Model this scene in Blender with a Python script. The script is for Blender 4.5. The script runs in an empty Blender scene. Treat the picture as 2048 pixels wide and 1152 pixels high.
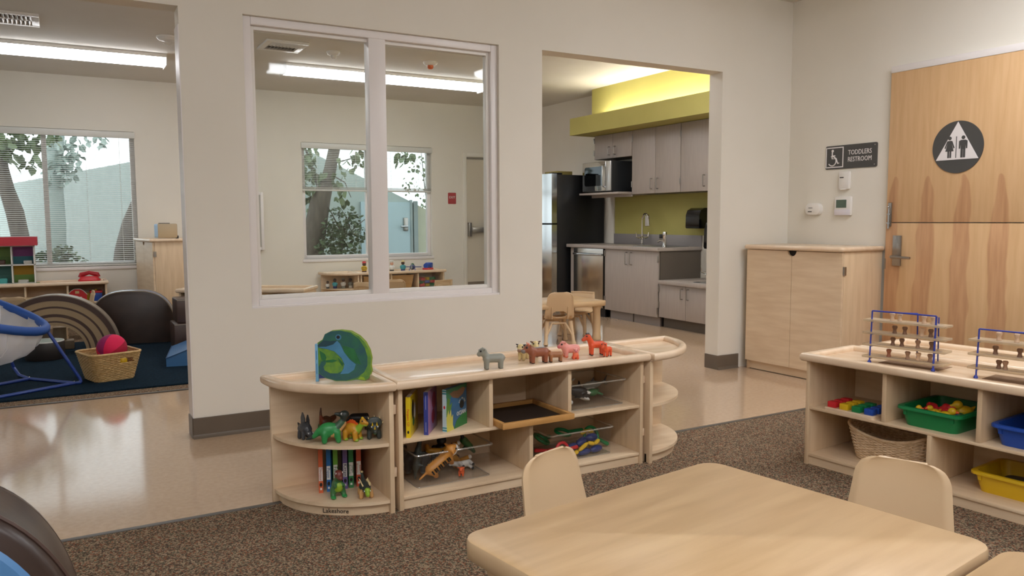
import bpy, bmesh, math, random
import numpy as np
from mathutils import Vector, Matrix
random.seed(7)
SC = bpy.context.scene
COL = SC.collection
PI = math.pi

# ------------------------------------------------------------ camera
cam_data = bpy.data.cameras.new('camera')
cam_data.sensor_fit = 'HORIZONTAL'
cam_data.sensor_width = 36.0
cam_data.lens = 1576.3 / 2048 * 36.0
cam_data.clip_start = 0.02
cam_data.clip_end = 200
CAM = bpy.data.objects.new('camera', cam_data)
COL.objects.link(CAM)
def _aim():
    pit, rol, yaw = math.radians(-4.974), math.radians(-0.226), math.radians(29.695)
    fw = Vector((math.sin(yaw)*math.cos(pit), math.cos(yaw)*math.cos(pit), math.sin(pit)))
    r = Vector((math.cos(yaw), -math.sin(yaw), 0))
    u = r.cross(fw)
    r2 = r*math.cos(rol) + u*math.sin(rol)
    u2 = -r*math.sin(rol) + u*math.cos(rol)
    m = Matrix((r2, u2, -fw)).transposed().to_4x4()
    m.translation = Vector((0, 0, 1.10))
    return m
CAM.matrix_world = _aim()
SC.camera = CAM

# ------------------------------------------------------------ sky, exposure
world = bpy.data.worlds.new('sky')
SC.world = world
world.use_nodes = True
_bg = world.node_tree.nodes['Background']
_bg.inputs[0].default_value = (0.90, 0.96, 1.0, 1)
_bg.inputs[1].default_value = 2.1
SC.view_settings.view_transform = 'Standard'
SC.view_settings.look = 'None'
SC.view_settings.gamma = 1.0
SC.view_settings.use_curve_mapping = False
SC.view_settings.exposure = 0.0
SC.cycles.max_bounces = 10
SC.cycles.diffuse_bounces = 5
SC.cycles.transparent_max_bounces = 24
SC.cycles.sample_clamp_indirect = 6.0
SC.cycles.caustics_reflective = False
SC.cycles.caustics_refractive = False
LAMP = 18.5      # brightness of the fluorescent diffusers in the main room
LAMP_FAR = 12.0  # the same in the far room
COVE = 46.0      # brightness of the strip lamp in the kitchen cove

# ------------------------------------------------------------ materials
def lin(h):
    h = h.lstrip('#')
    out = []
    for i in (0, 2, 4):
        c = int(h[i:i+2], 16)/255
        out.append(c/12.92 if c <= 0.04045 else ((c+0.055)/1.055)**2.4)
    return (*out, 1)
MATS = {}
def pm(name, c1, c2=None, scale=(1, 1, 1), ns=5, detail=4, lo=.35, hi=.65, rough=.5, metal=0,
       bump=0, bdist=.002, coat=0, spec=.5, c3=None, sss=0):
    """principled surface, colour c1 broken up by noise towards c2 (and c3)"""
    if name in MATS: return MATS[name]
    m = bpy.data.materials.new(name); m.use_nodes = True
    nt = m.node_tree; b = nt.nodes['Principled BSDF']
    b.inputs['Base Color'].default_value = lin(c1)
    b.inputs['Roughness'].default_value = rough
    b.inputs['Metallic'].default_value = metal
    b.inputs['Specular IOR Level'].default_value = spec
    b.inputs['Coat Weight'].default_value = coat
    b.inputs['Coat Roughness'].default_value = .08
    if c2 or bump:
        tc = nt.nodes.new('ShaderNodeTexCoord'); mp = nt.nodes.new('ShaderNodeMapping')
        mp.inputs['Scale'].default_value = scale
        nz = nt.nodes.new('ShaderNodeTexNoise'); nz.inputs['Scale'].default_value = ns
        nz.inputs['Detail'].default_value = detail
        nt.links.new(tc.outputs['Object'], mp.inputs[0]); nt.links.new(mp.outputs[0], nz.inputs['Vector'])
        if c2:
            rp = nt.nodes.new('ShaderNodeValToRGB')
            rp.color_ramp.elements[0].position = lo; rp.color_ramp.elements[0].color = lin(c1)
            rp.color_ramp.elements[1].position = hi; rp.color_ramp.elements[1].color = lin(c2)
            if c3:
                e = rp.color_ramp.elements.new((lo+hi)/2); e.color = lin(c3)
            nt.links.new(nz.outputs['Fac'], rp.inputs[0]); nt.links.new(rp.outputs[0], b.inputs['Base Color'])
        if bump:
            bp = nt.nodes.new('ShaderNodeBump'); bp.inputs['Strength'].default_value = bump
            bp.inputs['Distance'].default_value = bdist
            nt.links.new(nz.outputs['Fac'], bp.inputs['Height']); nt.links.new(bp.outputs[0], b.inputs['Normal'])
    MATS[name] = m
    return m
def emit(name, h, s):
    if name in MATS: return MATS[name]
    m = bpy.data.materials.new(name); m.use_nodes = True; nt = m.node_tree
    b = nt.nodes['Principled BSDF']
    b.inputs['Base Color'].default_value = lin('#f2f2ee')
    b.inputs['Emission Color'].default_value = lin(h); b.inputs['Emission Strength'].default_value = s
    MATS[name] = m
    return m
def thin_clear(name, tint, gloss=.06, rough=.03, haze=0.0, hazecol='#d8d4c8'):
    """thin pane: lets light straight through, mirrors a little by angle"""
    if name in MATS: return MATS[name]
    m = bpy.data.materials.new(name); m.use_nodes = True; nt = m.node_tree
    for n in list(nt.nodes): nt.nodes.remove(n)
    out = nt.nodes.new('ShaderNodeOutputMaterial'); tr = nt.nodes.new('ShaderNodeBsdfTransparent')
    gl = nt.nodes.new('ShaderNodeBsdfGlossy'); mx = nt.nodes.new('ShaderNodeMixShader')
    lw = nt.nodes.new('ShaderNodeLayerWeight'); lw.inputs[0].default_value = .5
    pw = nt.nodes.new('ShaderNodeMath'); pw.operation = 'POWER'; pw.inputs[1].default_value = 4.5
    ma = nt.nodes.new('ShaderNodeMath'); ma.operation = 'MULTIPLY_ADD'; ma.inputs[1].default_value = .6; ma.inputs[2].default_value = gloss*.35
    tr.inputs[0].default_value = lin(tint); gl.inputs['Roughness'].default_value = rough
    nt.links.new(lw.outputs['Facing'], pw.inputs[0]); nt.links.new(pw.outputs[0], ma.inputs[0])
    nt.links.new(ma.outputs[0], mx.inputs[0]); nt.links.new(tr.outputs[0], mx.inputs[1]); nt.links.new(gl.outputs[0], mx.inputs[2])
    last = mx
    if haze:
        df = nt.nodes.new('ShaderNodeBsdfDiffuse'); df.inputs[0].default_value = lin(hazecol)
        m2 = nt.nodes.new('ShaderNodeMixShader'); m2.inputs[0].default_value = haze
        nt.links.new(mx.outputs[0], m2.inputs[1]); nt.links.new(df.outputs[0], m2.inputs[2]); last = m2
    nt.links.new(last.outputs[0], out.inputs[0])
    MATS[name] = m
    return m
def carpet_mat(name, cols, sc, bump=.6):
    m = bpy.data.materials.new(name); m.use_nodes = True; nt = m.node_tree; b = nt.nodes['Principled BSDF']
    tc = nt.nodes.new('ShaderNodeTexCoord')
    vo = nt.nodes.new('ShaderNodeTexVoronoi'); vo.inputs['Scale'].default_value = sc
    nz = nt.nodes.new('ShaderNodeTexNoise'); nz.inputs['Scale'].default_value = sc*.7; nz.inputs['Detail'].default_value = 2
    sp = nt.nodes.new('ShaderNodeSeparateColor')
    rp = nt.nodes.new('ShaderNodeValToRGB'); rp.color_ramp.interpolation = 'CONSTANT'
    el = rp.color_ramp.elements
    el[0].position = 0; el[0].color = lin(cols[0]); el[1].position = 1/len(cols); el[1].color = lin(cols[1])
    for i, c in enumerate(cols[2:], 2):
        e = el.new(i/len(cols)); e.color = lin(c)
    bp = nt.nodes.new('ShaderNodeBump'); bp.inputs['Strength'].default_value = bump; bp.inputs['Distance'].default_value = .004
    nt.links.new(tc.outputs['Object'], vo.inputs['Vector']); nt.links.new(tc.outputs['Object'], nz.inputs['Vector'])
    nt.links.new(vo.outputs['Color'], sp.inputs[0]); nt.links.new(sp.outputs[0], rp.inputs[0])
    nt.links.new(rp.outputs[0], b.inputs['Base Color'])
    nt.links.new(nz.outputs['Fac'], bp.inputs['Height']); nt.links.new(bp.outputs[0], b.inputs['Normal'])
    b.inputs['Roughness'].default_value = 1; b.inputs['Specular IOR Level'].default_value = .1
    MATS[name] = m
    return m
def door_wood(name):
    """maple veneer with darker heartwood tongues in its lower half"""
    m = bpy.data.materials.new(name); m.use_nodes = True; nt = m.node_tree; b = nt.nodes['Principled BSDF']
    L = nt.links.new
    def math_(op, a, bb=None, c=None):
        n = nt.nodes.new('ShaderNodeMath'); n.operation = op
        for i, v in enumerate((a, bb, c)):
            if v is None: continue
            if isinstance(v, (int, float)): n.inputs[i].default_value = v
            else: L(v, n.inputs[i])
        return n.outputs[0]
    tc = nt.nodes.new('ShaderNodeTexCoord'); sx = nt.nodes.new('ShaderNodeSeparateXYZ'); L(tc.outputs['Object'], sx.inputs[0])
    y, z = sx.outputs[1], sx.outputs[2]
    nz = nt.nodes.new('ShaderNodeTexNoise'); nz.inputs['Scale'].default_value = 2.2; L(tc.outputs['Object'], nz.inputs['Vector'])
    wob = math_('MULTIPLY', math_('SUBTRACT', nz.outputs['Fac'], .5), .55)
    col = math_('ADD', math_('MULTIPLY', y, 4.4), wob)
    fr = math_('SUBTRACT', math_('FRACT', col), .5)
    ab = math_('ABSOLUTE', fr)
    h = math_('MULTIPLY', math_('MAXIMUM', math_('SUBTRACT', math_('ADD', math_('MULTIPLY', wob, .25), 1.36), z), 0), 2.4)
    wd = math_('MULTIPLY', math_('MINIMUM', math_('POWER', h, .4), 1.0), .25)
    ms = nt.nodes.new('ShaderNodeMapRange'); L(math_('SUBTRACT', wd, ab), ms.inputs[0])
    ms.inputs[1].default_value = -.015; ms.inputs[2].default_value = .03
    mp = nt.nodes.new('ShaderNodeMapping'); mp.inputs['Scale'].default_value = (8, 8, .7); L(tc.outputs['Object'], mp.inputs[0])
    n2 = nt.nodes.new('ShaderNodeTexNoise'); n2.inputs['Scale'].default_value = 5; n2.inputs['Detail'].default_value = 6; L(mp.outputs[0], n2.inputs['Vector'])
    r1 = nt.nodes.new('ShaderNodeValToRGB'); r1.color_ramp.elements[0].color = lin('#d0a87a'); r1.color_ramp.elements[1].color = lin('#dab487')
    r2 = nt.nodes.new('ShaderNodeValToRGB'); r2.color_ramp.elements[0].color = lin('#a8714f'); r2.color_ramp.elements[1].color = lin('#c8946d')
    for r in (r1, r2):
        r.color_ramp.elements[0].position = .3; r.color_ramp.elements[1].position = .7; L(n2.outputs['Fac'], r.inputs[0])
    mx = nt.nodes.new('ShaderNodeMix'); mx.data_type = 'RGBA'
    L(math_('MULTIPLY', ms.outputs[0], .55), mx.inputs[0]); L(r1.outputs[0], mx.inputs[6]); L(r2.outputs[0], mx.inputs[7])
    L(mx.outputs[2], b.inputs['Base Color']); b.inputs['Roughness'].default_value = .42
    MATS[name] = m
    return m
M_wall = pm('cream_wall_paint', '#e5e0d5', '#e1dcd0', ns=1.5, rough=.75, bump=.05, spec=.25)
M_ceil = pm('ceiling_paint', '#dfdbd3', '#dad6cd', ns=2, rough=.9, spec=.2)
M_trimw = pm('white_trim_paint', '#e9e4e2', rough=.35)
M_base = pm('rubber_baseboard', '#6a5f53', '#62574b', ns=3, rough=.38)
M_vinyl = pm('vinyl_floor', '#bca084', '#c4a98d', ns=45, detail=5, lo=.35, hi=.65, rough=.11, c3='#c0a589', spec=.55, coat=.15)
M_carpet = carpet_mat('speckled_carpet', ['#4a3d34', '#665445', '#8a7660', '#5a5847', '#9d8972', '#83563f', '#4f4238', '#8e7d64'], 210)
M_rug = pm('navy_rug_pile', '#101d28', '#182b38', ns=90, detail=3, rough=1, bump=.5, bdist=.004, spec=.1)
M_strip = pm('transition_strip', '#55504a', rough=.45)
M_birch = pm('birch_plywood', '#d8bd9b', '#e3cbab', scale=(1.2, 9, 9), ns=3.2, detail=6, rough=.38)
M_birch2 = pm('birch_upright', '#d4b894', '#e0c6a4', scale=(9, 9, 1.0), ns=3.0, detail=6, rough=.4)
M_rim = pm('solid_maple_rail', '#dfc4a5', '#e8d0b4', scale=(2, 6, 6), ns=4, detail=4, rough=.26, coat=.2)
M_ply = pm('plywood_edge', '#b2926c', '#d2b48e', scale=(1, 1, 40), ns=6, rough=.5)
M_table = pm('maple_laminate', '#bb9a70', '#caaa80', scale=(1.2, 10, 1), ns=2.2, detail=8, rough=.34, c3='#c3a278')
M_band = pm('tan_edge_band', '#cdb08a', rough=.35)
M_tan = pm('tan_plastic', '#ccb08c', rough=.42)
M_door = door_wood('maple_door_veneer')
M_grey = pm('grey_laminate', '#a49b94', '#aaa19a', scale=(12, 12, 1), ns=4, rough=.42)
M_greyd = pm('grey_laminate_dark', '#635b52', rough=.5)
M_green = pm('olive_green_paint', '#b3ac68', '#ada662', ns=2, rough=.7, spec=.25)
M_steel = pm('brushed_steel', '#b9bcbe', rough=.24, metal=1)
M_chrome = pm('chrome', '#d5d5d5', rough=.08, metal=1)
M_nickel = pm('satin_nickel', '#a5a19c', rough=.33, metal=1)
M_black = pm('black_enamel', '#16171a', rough=.4)
M_blackg = pm('black_gloss_plastic', '#0d0e10', rough=.12)
M_dark = pm('dark_gap', '#1c1712', rough=.8)
M_white = pm('white_plastic', '#e6e2dc', rough=.35)
M_sign = pm('charcoal_sign', '#4a4947', rough=.5)
M_signw = pm('sign_white', '#e8e3e2', rough=.5)
M_ink = pm('black_ink', '#191512', rough=.6)
M_vinylbrown = pm('brown_vinyl_leather', '#3c2c26', '#31241f', ns=9, rough=.34, bump=.12, bdist=.01)
M_vinyltan = pm('tan_vinyl_leather', '#9c8465', rough=.4)
M_vinyldk = pm('dark_brown_vinyl', '#4a3730', rough=.35)
M_vinyltaupe = pm('taupe_vinyl', '#8f8272', rough=.42)
M_vinylblue = pm('blue_vinyl', '#4f7fb0', rough=.3)
M_wicker = pm('wicker', '#d2b17c', '#b9965f', ns=60, rough=.55)
M_wicker2 = pm('pale_wicker', '#e2c8a6', '#c9ab86', ns=60, rough=.55)
M_glass = thin_clear('window_glass', '#fafcfb', gloss=.09)
M_clear = thin_clear('clear_plastic', '#ffffff', gloss=.09, rough=.05, haze=.008)
M_rimglint = thin_clear('clear_plastic_glint', '#ffffff', gloss=.5, rough=.05, haze=.22)  # whitish haze paints a highlight along the bin edges
M_acryl = thin_clear('acrylic', '#f0ece2', gloss=.12, rough=.08, haze=.42, hazecol='#d9c4a6')
M_lamp = emit('fluorescent_diffuser', '#f8faff', LAMP)
M_lampfar = emit('fluorescent_diffuser_far', '#fbfbff', LAMP_FAR)
M_blind = pm('blind_slat_white', '#d8d8d2', rough=.4)
M_bark = pm('bark', '#6b6259', '#575049', scale=(3, 3, 1), ns=6, rough=.95, bump=.6, bdist=.02)
M_leaf = pm('leaf_green', '#586b4a', '#6b7d52', ns=8, rough=.5)
M_leafd = pm('leaf_deep_green', '#435639', '#546a44', ns=8, rough=.55)
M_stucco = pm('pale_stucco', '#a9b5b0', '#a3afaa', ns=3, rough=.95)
M_stucco2 = pm('cream_stucco', '#b7b7a2', rough=.95)
def C(name, h, rough=.42): return pm(name, h, rough=rough)
RED = C('red_plastic', '#c8232c'); YEL = C('yellow_plastic', '#d9b21c'); GRN = C('green_plastic', '#0f7d45')
BLU = C('blue_plastic', '#1c4aa8'); ORG = C('orange_vinyl', '#dd5b26'); BRN = C('brown_vinyl_toy', '#8a5236')
PNK = C('pink_vinyl', '#e2958a'); GRY = C('grey_vinyl_toy', '#8b8c82'); CRM = C('cream_vinyl', '#d9c48e')
BLK = C('black_vinyl', '#1d1b1b'); WHT = C('white_vinyl', '#dcdad4'); CHA = C('charcoal_vinyl', '#3b3c3f')
DGR = C('dull_green_vinyl', '#3a6b3c'); LGR = C('lime_vinyl', '#8cae2e'); SKD = C('dark_skin_vinyl', '#5a3a2a'); SKL = C('light_skin_vinyl', '#d9a68c')
TEA = C('teal_vinyl', '#2f8a94'); NAV = C('navy_plastic', '#24346f'); MUD = C('mud_brown_vinyl', '#54331f'); PUR = C('purple_cloth', '#8c1d63')
BLUW = C('blue_enamel_wire', '#2c3d9c', .35)

# ------------------------------------------------------------ mesh helpers
def tag(o, label=None, cat=None, group=None, kind=None):
    if label: o['label'] = label
    if cat: o['category'] = cat
    if group: o['group'] = group
    if kind: o['kind'] = kind
    return o
def thing(name, label, cat, loc=(0, 0, 0), rz=0, group=None, rot=None):
    o = bpy.data.objects.new(name, None); COL.objects.link(o)
    o.empty_display_size = .05
    o.location = loc; o.rotation_euler = rot if rot else (0, 0, rz)
    return tag(o, label, cat, group)
def struct(name):
    o = bpy.data.objects.new(name, None); COL.objects.link(o); o['kind'] = 'structure'
    return o
class MB:
    """collects shapes, then links them as one mesh object"""
    def __init__(s): s.bm = bmesh.new(); s.mi = 0
    def _new(s, verts):
        fs = set()
        for v in verts: fs.update(v.link_faces)
        for f in fs: f.material_index = s.mi
    def box(s, x0, y0, z0, x1, y1, z1, bev=0, seg=2, rot=None):
        r = bmesh.ops.create_cube(s.bm, size=1)['verts']
        c = Vector(((x0+x1)/2, (y0+y1)/2, (z0+z1)/2)); d = Vector((abs(x1-x0), abs(y1-y0), abs(z1-z0)))
        for v in r: v.co = Vector((v.co.x*d.x, v.co.y*d.y, v.co.z*d.z))
        s._new(r)
        if bev:
            es = list({e for v in r for e in v.link_edges})
            q = bmesh.ops.bevel(s.bm, geom=es, offset=min(bev, min(d)*.49), segments=seg, affect='EDGES', profile=.5)
            r = list({v for f in q['faces'] for v in f.verts} | {v for v in r if v.is_valid})
            s._new(r)
        for v in r:
            if rot is not None: v.co = rot @ v.co
            v.co += c
        return s
    def cyl(s, p0, p1, r0, r1=None, n=16, caps=True):
        p0, p1 = Vector(p0), Vector(p1); r1 = r0 if r1 is None else r1
        d = p1-p0
        r = bmesh.ops.create_cone(s.bm, cap_ends=caps, segments=n, radius1=r0, radius2=max(r1, 1e-5), depth=d.length)['verts']
        q = Vector((0, 0, 1)).rotation_difference(d.normalized()).to_matrix()
        for v in r: v.co = q @ v.co + (p0+p1)/2
        s._new(r)
        return s
    def sph(s, c, r, n=2, rot=None):
        if isinstance(r, (int, float)): r = (r, r, r)
        vs = bmesh.ops.create_icosphere(s.bm, subdivisions=n, radius=1)['verts']
        for v in vs:
            v.co = Vector((v.co.x*r[0], v.co.y*r[1], v.co.z*r[2]))
            if rot is not None: v.co = rot @ v.co
            v.co += Vector(c)
        s._new(vs)
        return s
    def cap(s, p0, p1, r0, r1=None, n=10):
        r1 = r0 if r1 is None else r1
        s.cyl(p0, p1, r0, r1, n); s.sph(p0, r0, 2); s.sph(p1, r1, 2)
        return s
    def lathe(s, prof, c=(0, 0, 0), n=24, rot=None):
        """profile [(radius, z)...] turned about z"""
        rings = []; c = Vector(c); new = []
        for (r, z) in prof:
            ring = []
            for k in range(n):
                a = 2*PI*k/n; p = Vector((r*math.cos(a), r*math.sin(a), z))
                if rot is not None: p = rot @ p
                ring.append(s.bm.verts.new(p+c))
            rings.append(ring); new += ring
        for a, b in zip(rings, rings[1:]):
            for k in range(n): s.bm.faces.new((a[k], a[(k+1) % n], b[(k+1) % n], b[k]))
        if prof[0][0] > 1e-6: s.bm.faces.new(rings[0][::-1])
        if prof[-1][0] > 1e-6: s.bm.faces.new(rings[-1])
        s._new(new)
        return s
    def loft(s, loops, cap0=True, cap1=True):
        vs = [[s.bm.verts.new(p) for p in L] for L in loops]
        n = len(vs[0])
        for a, b in zip(vs, vs[1:]):
            for k in range(n): s.bm.faces.new((a[k], a[(k+1) % n], b[(k+1) % n], b[k]))
        if cap0: s.bm.faces.new(vs[0][::-1])
        if cap1: s.bm.faces.new(vs[-1])
        s._new([v for L in vs for v in L])
        return s
    def tube(s, pts, r, n=8, closed=False):
        pts = [Vector(p) for p in pts]; rings = []
        N = len(pts); up = Vector((0, 0, 1)); prev = None
        rr = r if isinstance(r, (list, tuple)) else [r]*N
        for i, p in enumerate(pts):
            a = pts[i-1] if (i or closed) else p; b = pts[(i+1) % N] if (i < N-1 or closed) else p
            t = (b-a).normalized()
            if prev is None:
                u = t.cross(up) if abs(t.dot(up)) < .95 else t.cross(Vector((1, 0, 0)))
            else: u = prev - t*prev.dot(t)
            u.normalize(); prev = u; w = t.cross(u)
            rings.append([s.bm.verts.new(p + (u*math.cos(2*PI*k/n) + w*math.sin(2*PI*k/n))*rr[i]) for k in range(n)])
        ok = list(zip(rings, rings[1:]))
        if closed: ok.append((rings[-1], rings[0]))
        for a, b in ok:
            for k in range(n): s.bm.faces.new((a[k], a[(k+1) % n], b[(k+1) % n], b[k]))
        if not closed:
            s.bm.faces.new(rings[0][::-1]); s.bm.faces.new(rings[-1])
        s._new([v for L in rings for v in L])
        return s
    def prism(s, pts, a, b, axis='y'):
        """outline (u, v) made thick from a to b along an axis"""
        def P(u, v, t): return {'y': (u, t, v), 'z': (u, v, t), 'x': (t, u, v)}[axis]
        A = [s.bm.verts.new(P(u, v, a)) for u, v in pts]; B = [s.bm.verts.new(P(u, v, b)) for u, v in pts]
        n = len(pts)
        fs = [s.bm.faces.new(A), s.bm.faces.new(B[::-1])]
        for f in fs: f.normal_update()
        for k in range(n): s.bm.faces.new((A[k], A[(k+1) % n], B[(k+1) % n], B[k]))
        s._new(A+B)
        bmesh.ops.triangulate(s.bm, faces=fs)
        return s
    def sweep(s, path, prof, closed=True):
        """profile (outward offset, z) run along a path in the xy plane"""
        N = len(path); rings = []
        P = [Vector((p[0], p[1])) for p in path]
        for i in range(N):
            a = P[i-1] if (i or closed) else None; b = P[(i+1) % N] if (i < N-1 or closed) else None
            d1 = (P[i]-a).normalized() if a is not None else (b-P[i]).normalized()
            d2 = (b-P[i]).normalized() if b is not None else d1
            n1 = Vector((d1.y, -d1.x)); n2 = Vector((d2.y, -d2.x)); m = (n1+n2).normalized()
            k = 1/max(m.dot(n1), .3)
            rings.append([s.bm.verts.new((P[i].x+m.x*o*k, P[i].y+m.y*o*k, z)) for o, z in prof])
        n = len(prof)
        ok = list(zip(rings, rings[1:])) + ([(rings[-1], rings[0])] if closed else [])
        for A, B in ok:
            for k in range(n): s.bm.faces.new((A[k], A[(k+1) % n], B[(k+1) % n], B[k]))
        if not closed:
            s.bm.faces.new(rings[0][::-1]); s.bm.faces.new(rings[-1])
        s._new([v for L in rings for v in L])
        return s
    def build(s, name, mats, parent=None, smooth=35, loc=None, rot=None):
        bmesh.ops.recalc_face_normals(s.bm, faces=s.bm.faces[:])
        me = bpy.data.meshes.new(name); s.bm.to_mesh(me); s.bm.free()
        for m in (mats if isinstance(mats, (list, tuple)) else [mats]): me.materials.append(m)
        if smooth:
            me.polygons.foreach_set('use_smooth', [True]*len(me.polygons))
            me.set_sharp_from_angle(angle=math.radians(smooth))
        o = bpy.data.objects.new(name, me); COL.objects.link(o)
        if parent: o.parent = parent
        if loc: o.location = loc
        if rot: o.rotation_euler = rot
        return o
def bx(name, mat, parent, *a, **k): return MB().box(*a, **k).build(name, mat, parent)
def rrect(w, d, r, z, n=5, cx=0, cy=0):
    out = []
    for (sx, sy, a0) in ((1, 1, 0), (-1, 1, 90), (-1, -1, 180), (1, -1, 270)):
        for k in range(n+1):
            a = math.radians(a0+90*k/n)
            out.append((cx+sx*(w/2-r)+r*math.cos(a), cy+sy*(d/2-r)+r*math.sin(a), z))
    return out
def text(body, size, mat, parent, name, loc, rot, depth=.0006, align='CENTER', sx=1):
    cu = bpy.data.curves.new('lettering', 'FONT'); cu.body = body; cu.size = size; cu.extrude = depth
    cu.align_x = align; cu.align_y = 'CENTER'; cu.resolution_u = 2
    t = bpy.data.objects.new('tmp', cu); COL.objects.link(t)
    dg = bpy.context.evaluated_depsgraph_get()
    me = bpy.data.meshes.new_from_object(t.evaluated_get(dg))
    bpy.data.objects.remove(t); bpy.data.curves.remove(cu)
    me.materials.clear(); me.materials.append(mat)
    o = bpy.data.objects.new(name, me); COL.objects.link(o); o.parent = parent
    o.location = loc; o.rotation_euler = rot; o.scale = (sx, 1, 1)
    return o
def kids(o): return [c for c in COL.objects if c.parent == o]
def copy_thing(o, loc, rz=None, label=None, name=None):
    def rec(src, par):
        c = src.copy(); COL.objects.link(c)
        if par: c.parent = par
        for ch in KIDS.get(src.name, []): rec(ch, c)
        return c
    KIDS = {}
    for q in COL.objects:
        if q.parent: KIDS.setdefault(q.parent.name, []).append(q)
    r = rec(o, None)
    r.location = loc
    if rz is not None: r.rotation_euler = (0, 0, rz)
    if label: r['label'] = label
    return r
def axes(xd, zd):
    x = Vector(xd).normalized(); z = Vector(zd); z = (z - x*z.dot(x)).normalized(); y = z.cross(x)
    return Matrix((x, y, z)).transposed().to_euler()
VIEW = math.radians(60.305)                     # heading straight away from the viewer's side of the room
FACE_L, FACE_R, FACE_C = VIEW+PI/2, VIEW-PI/2, VIEW+PI   # headings: towards the left, the right, the near side
# ============================================================ the setting
YB = 9.65      # far wall
XW = 5.81      # kitchen wall
HM, HF = 2.70, 2.63
def sbox(name, mat, *boxes, **k):
    m = MB()
    for b in boxes: m.box(*b, **k)
    return tag(m.build(name, mat), kind='structure')
sbox('floor', M_vinyl, (-3.2, -4.2, -.10, XW+.15, YB+.15, 0))
sbox('floor.001', M_carpet, (-3.05, -4.05, 0, 4.82, 3.04, .004))
sbox('floor.002', M_carpet, (-3.05, 5.47, 0, 1.75, YB, .004))
sbox('trim_1', M_strip, (-3.05, 3.035, 0, 4.80, 3.06, .0065), bev=.002)
sbox('trim_2', M_strip, (-3.05, 5.45, 0, 1.75, 5.475, .0065), bev=.002)
sbox('ceiling', M_ceil, (-3.2, -4.2, HM, 5.0, 4.2, HM+.1))
sbox('ceiling.001', M_ceil, (-3.2, 4.33, HF, XW+.15, YB+.15, HF+.1))
# wall between the rooms: left doorway, window, kitchen opening
sbox('wall_middle', M_wall, (-3.2, 4.2, 2.136, .54, 4.33, HM+.1), (-3.2, 4.2, 0, -1.6, 4.33, 2.136), (.54, 4.2, 0, .842, 4.33, HM+.1), (.842, 4.2, 2.135, 2.311, 4.33, HM+.1),
     (.842, 4.2, 0, 2.311, 4.33, .643), (2.311, 4.2, 0, 2.614, 4.33, HM+.1), (2.614, 4.2, 2.135, 4.12, 4.33, HM+.1), (4.12, 4.2, 0, XW+.15, 4.33, HM+.1))
sbox('wall_right', M_wall, (4.82, -4.2, 0, 4.95, 4.2, HM+.1))
sbox('wall_left', M_wall, (-3.2, -4.2, 0, -3.05, 5.6, HM+.1), (-3.2, 5.6, 0, -3.05, 8.6, .75), (-3.2, 5.6, 2.1, -3.05, 8.6, HM+.1), (-3.2, 8.6, 0, -3.05, YB+.15, HM+.1))
sbox('wall_front', M_wall, (-3.2, -4.2, 0, 5.0, -4.05, HM+.1))
W2 = (-.72, .74, .61, 2.07); W3 = (2.575, 4.285, .62, 2.045)     # far windows x0 x1 z0 z1
D2 = (4.795, 5.71, 1.945)
sbox('wall_back', M_wall, (-3.2, YB, 0, W2[0], YB+.15, HF+.1), (W2[0], YB, 0, W2[1], YB+.15, W2[2]), (W2[0], YB, W2[3], W2[1], YB+.15, HF+.1),
     (W2[1], YB, 0, W3[0], YB+.15, HF+.1), (W3[0], YB, 0, W3[1], YB+.15, W3[2]), (W3[0], YB, W3[3], W3[1], YB+.15, HF+.1), (W3[1], YB, 0, XW+.15, YB+.15, HF+.1))
sbox('wall_kitchen', M_wall, (XW, 4.33, 0, XW+.15, YB, HF+.1))
sbox('baseboard_middle', M_base, (.535, 4.19, 0, 2.62, 4.2, .103), (.53, 4.195, 0, .54, 4.325, .103), (2.614, 4.19, 0, 2.624, 4.325, .103), (4.112, 4.2, 0, 4.12, 4.325, .103), (4.112, 4.19, 0, 4.32, 4.2, .103))
m = MB()
for x0, x1 in ((.532, 2.622), (4.114, 4.315)):
    m.prism([(4.19, 0), (4.19, .018), (4.184, .006), (4.176, 0)], x0, x1, 'x')
tag(m.build('trim_3', M_base), kind='structure')
sbox('baseboard_right', M_base, (4.81, -4.0, 0, 4.82, 2.2, .103))
sbox('baseboard_back', M_base, (-3.05, YB-.01, 0, 4.72, YB, .103))
sbox('baseboard_kitchen', M_base, (XW-.01, 8.75, 0, XW, YB, .103))
# sheet-metal corner guard on the left jamb
sbox('trim_4', M_trimw, (.536, 4.20, .103, .5405, 4.33, 2.05))

# ---- window between the rooms
w = struct('window_1')
X0, X1, Z0, Z1 = .842, 2.311, .643, 2.135
def ring(x0, x1, z0, z1, t, y0, y1, bev=.004):
    return MB().box(x0, y0, z0, x0+t, y1, z1, bev).box(x1-t, y0, z0, x1, y1, z1, bev).box(x0+t, y0, z1-t, x1-t, y1, z1, bev).box(x0+t, y0, z0, x1-t, y1, z0+t, bev)
ring(X0, X1, Z0, Z1, .042, 4.222, 4.30).build('frame', M_trimw, w)
ring(X0+.042, X1-.042, Z0+.042, Z1-.042, .02, 4.248, 4.29, .002).build('glazing_bead', M_white, w)
MB().box(1.509, 4.225, Z0+.03, 1.609, 4.30, Z1-.03, .006).build('mullion', M_trimw, w)
bx('sill', M_trimw, w, X0-.0, 4.203, Z0-.002, X1, 4.232, Z0+.012, bev=.003)
bx('pane', M_glass, w, X0+.055, 4.268, Z0+.055, 1.512, 4.272, Z1-.055)
bx('pane', M_glass, w, 1.606, 4.268, Z0+.055, X1-.055, 4.272, Z1-.055)

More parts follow.
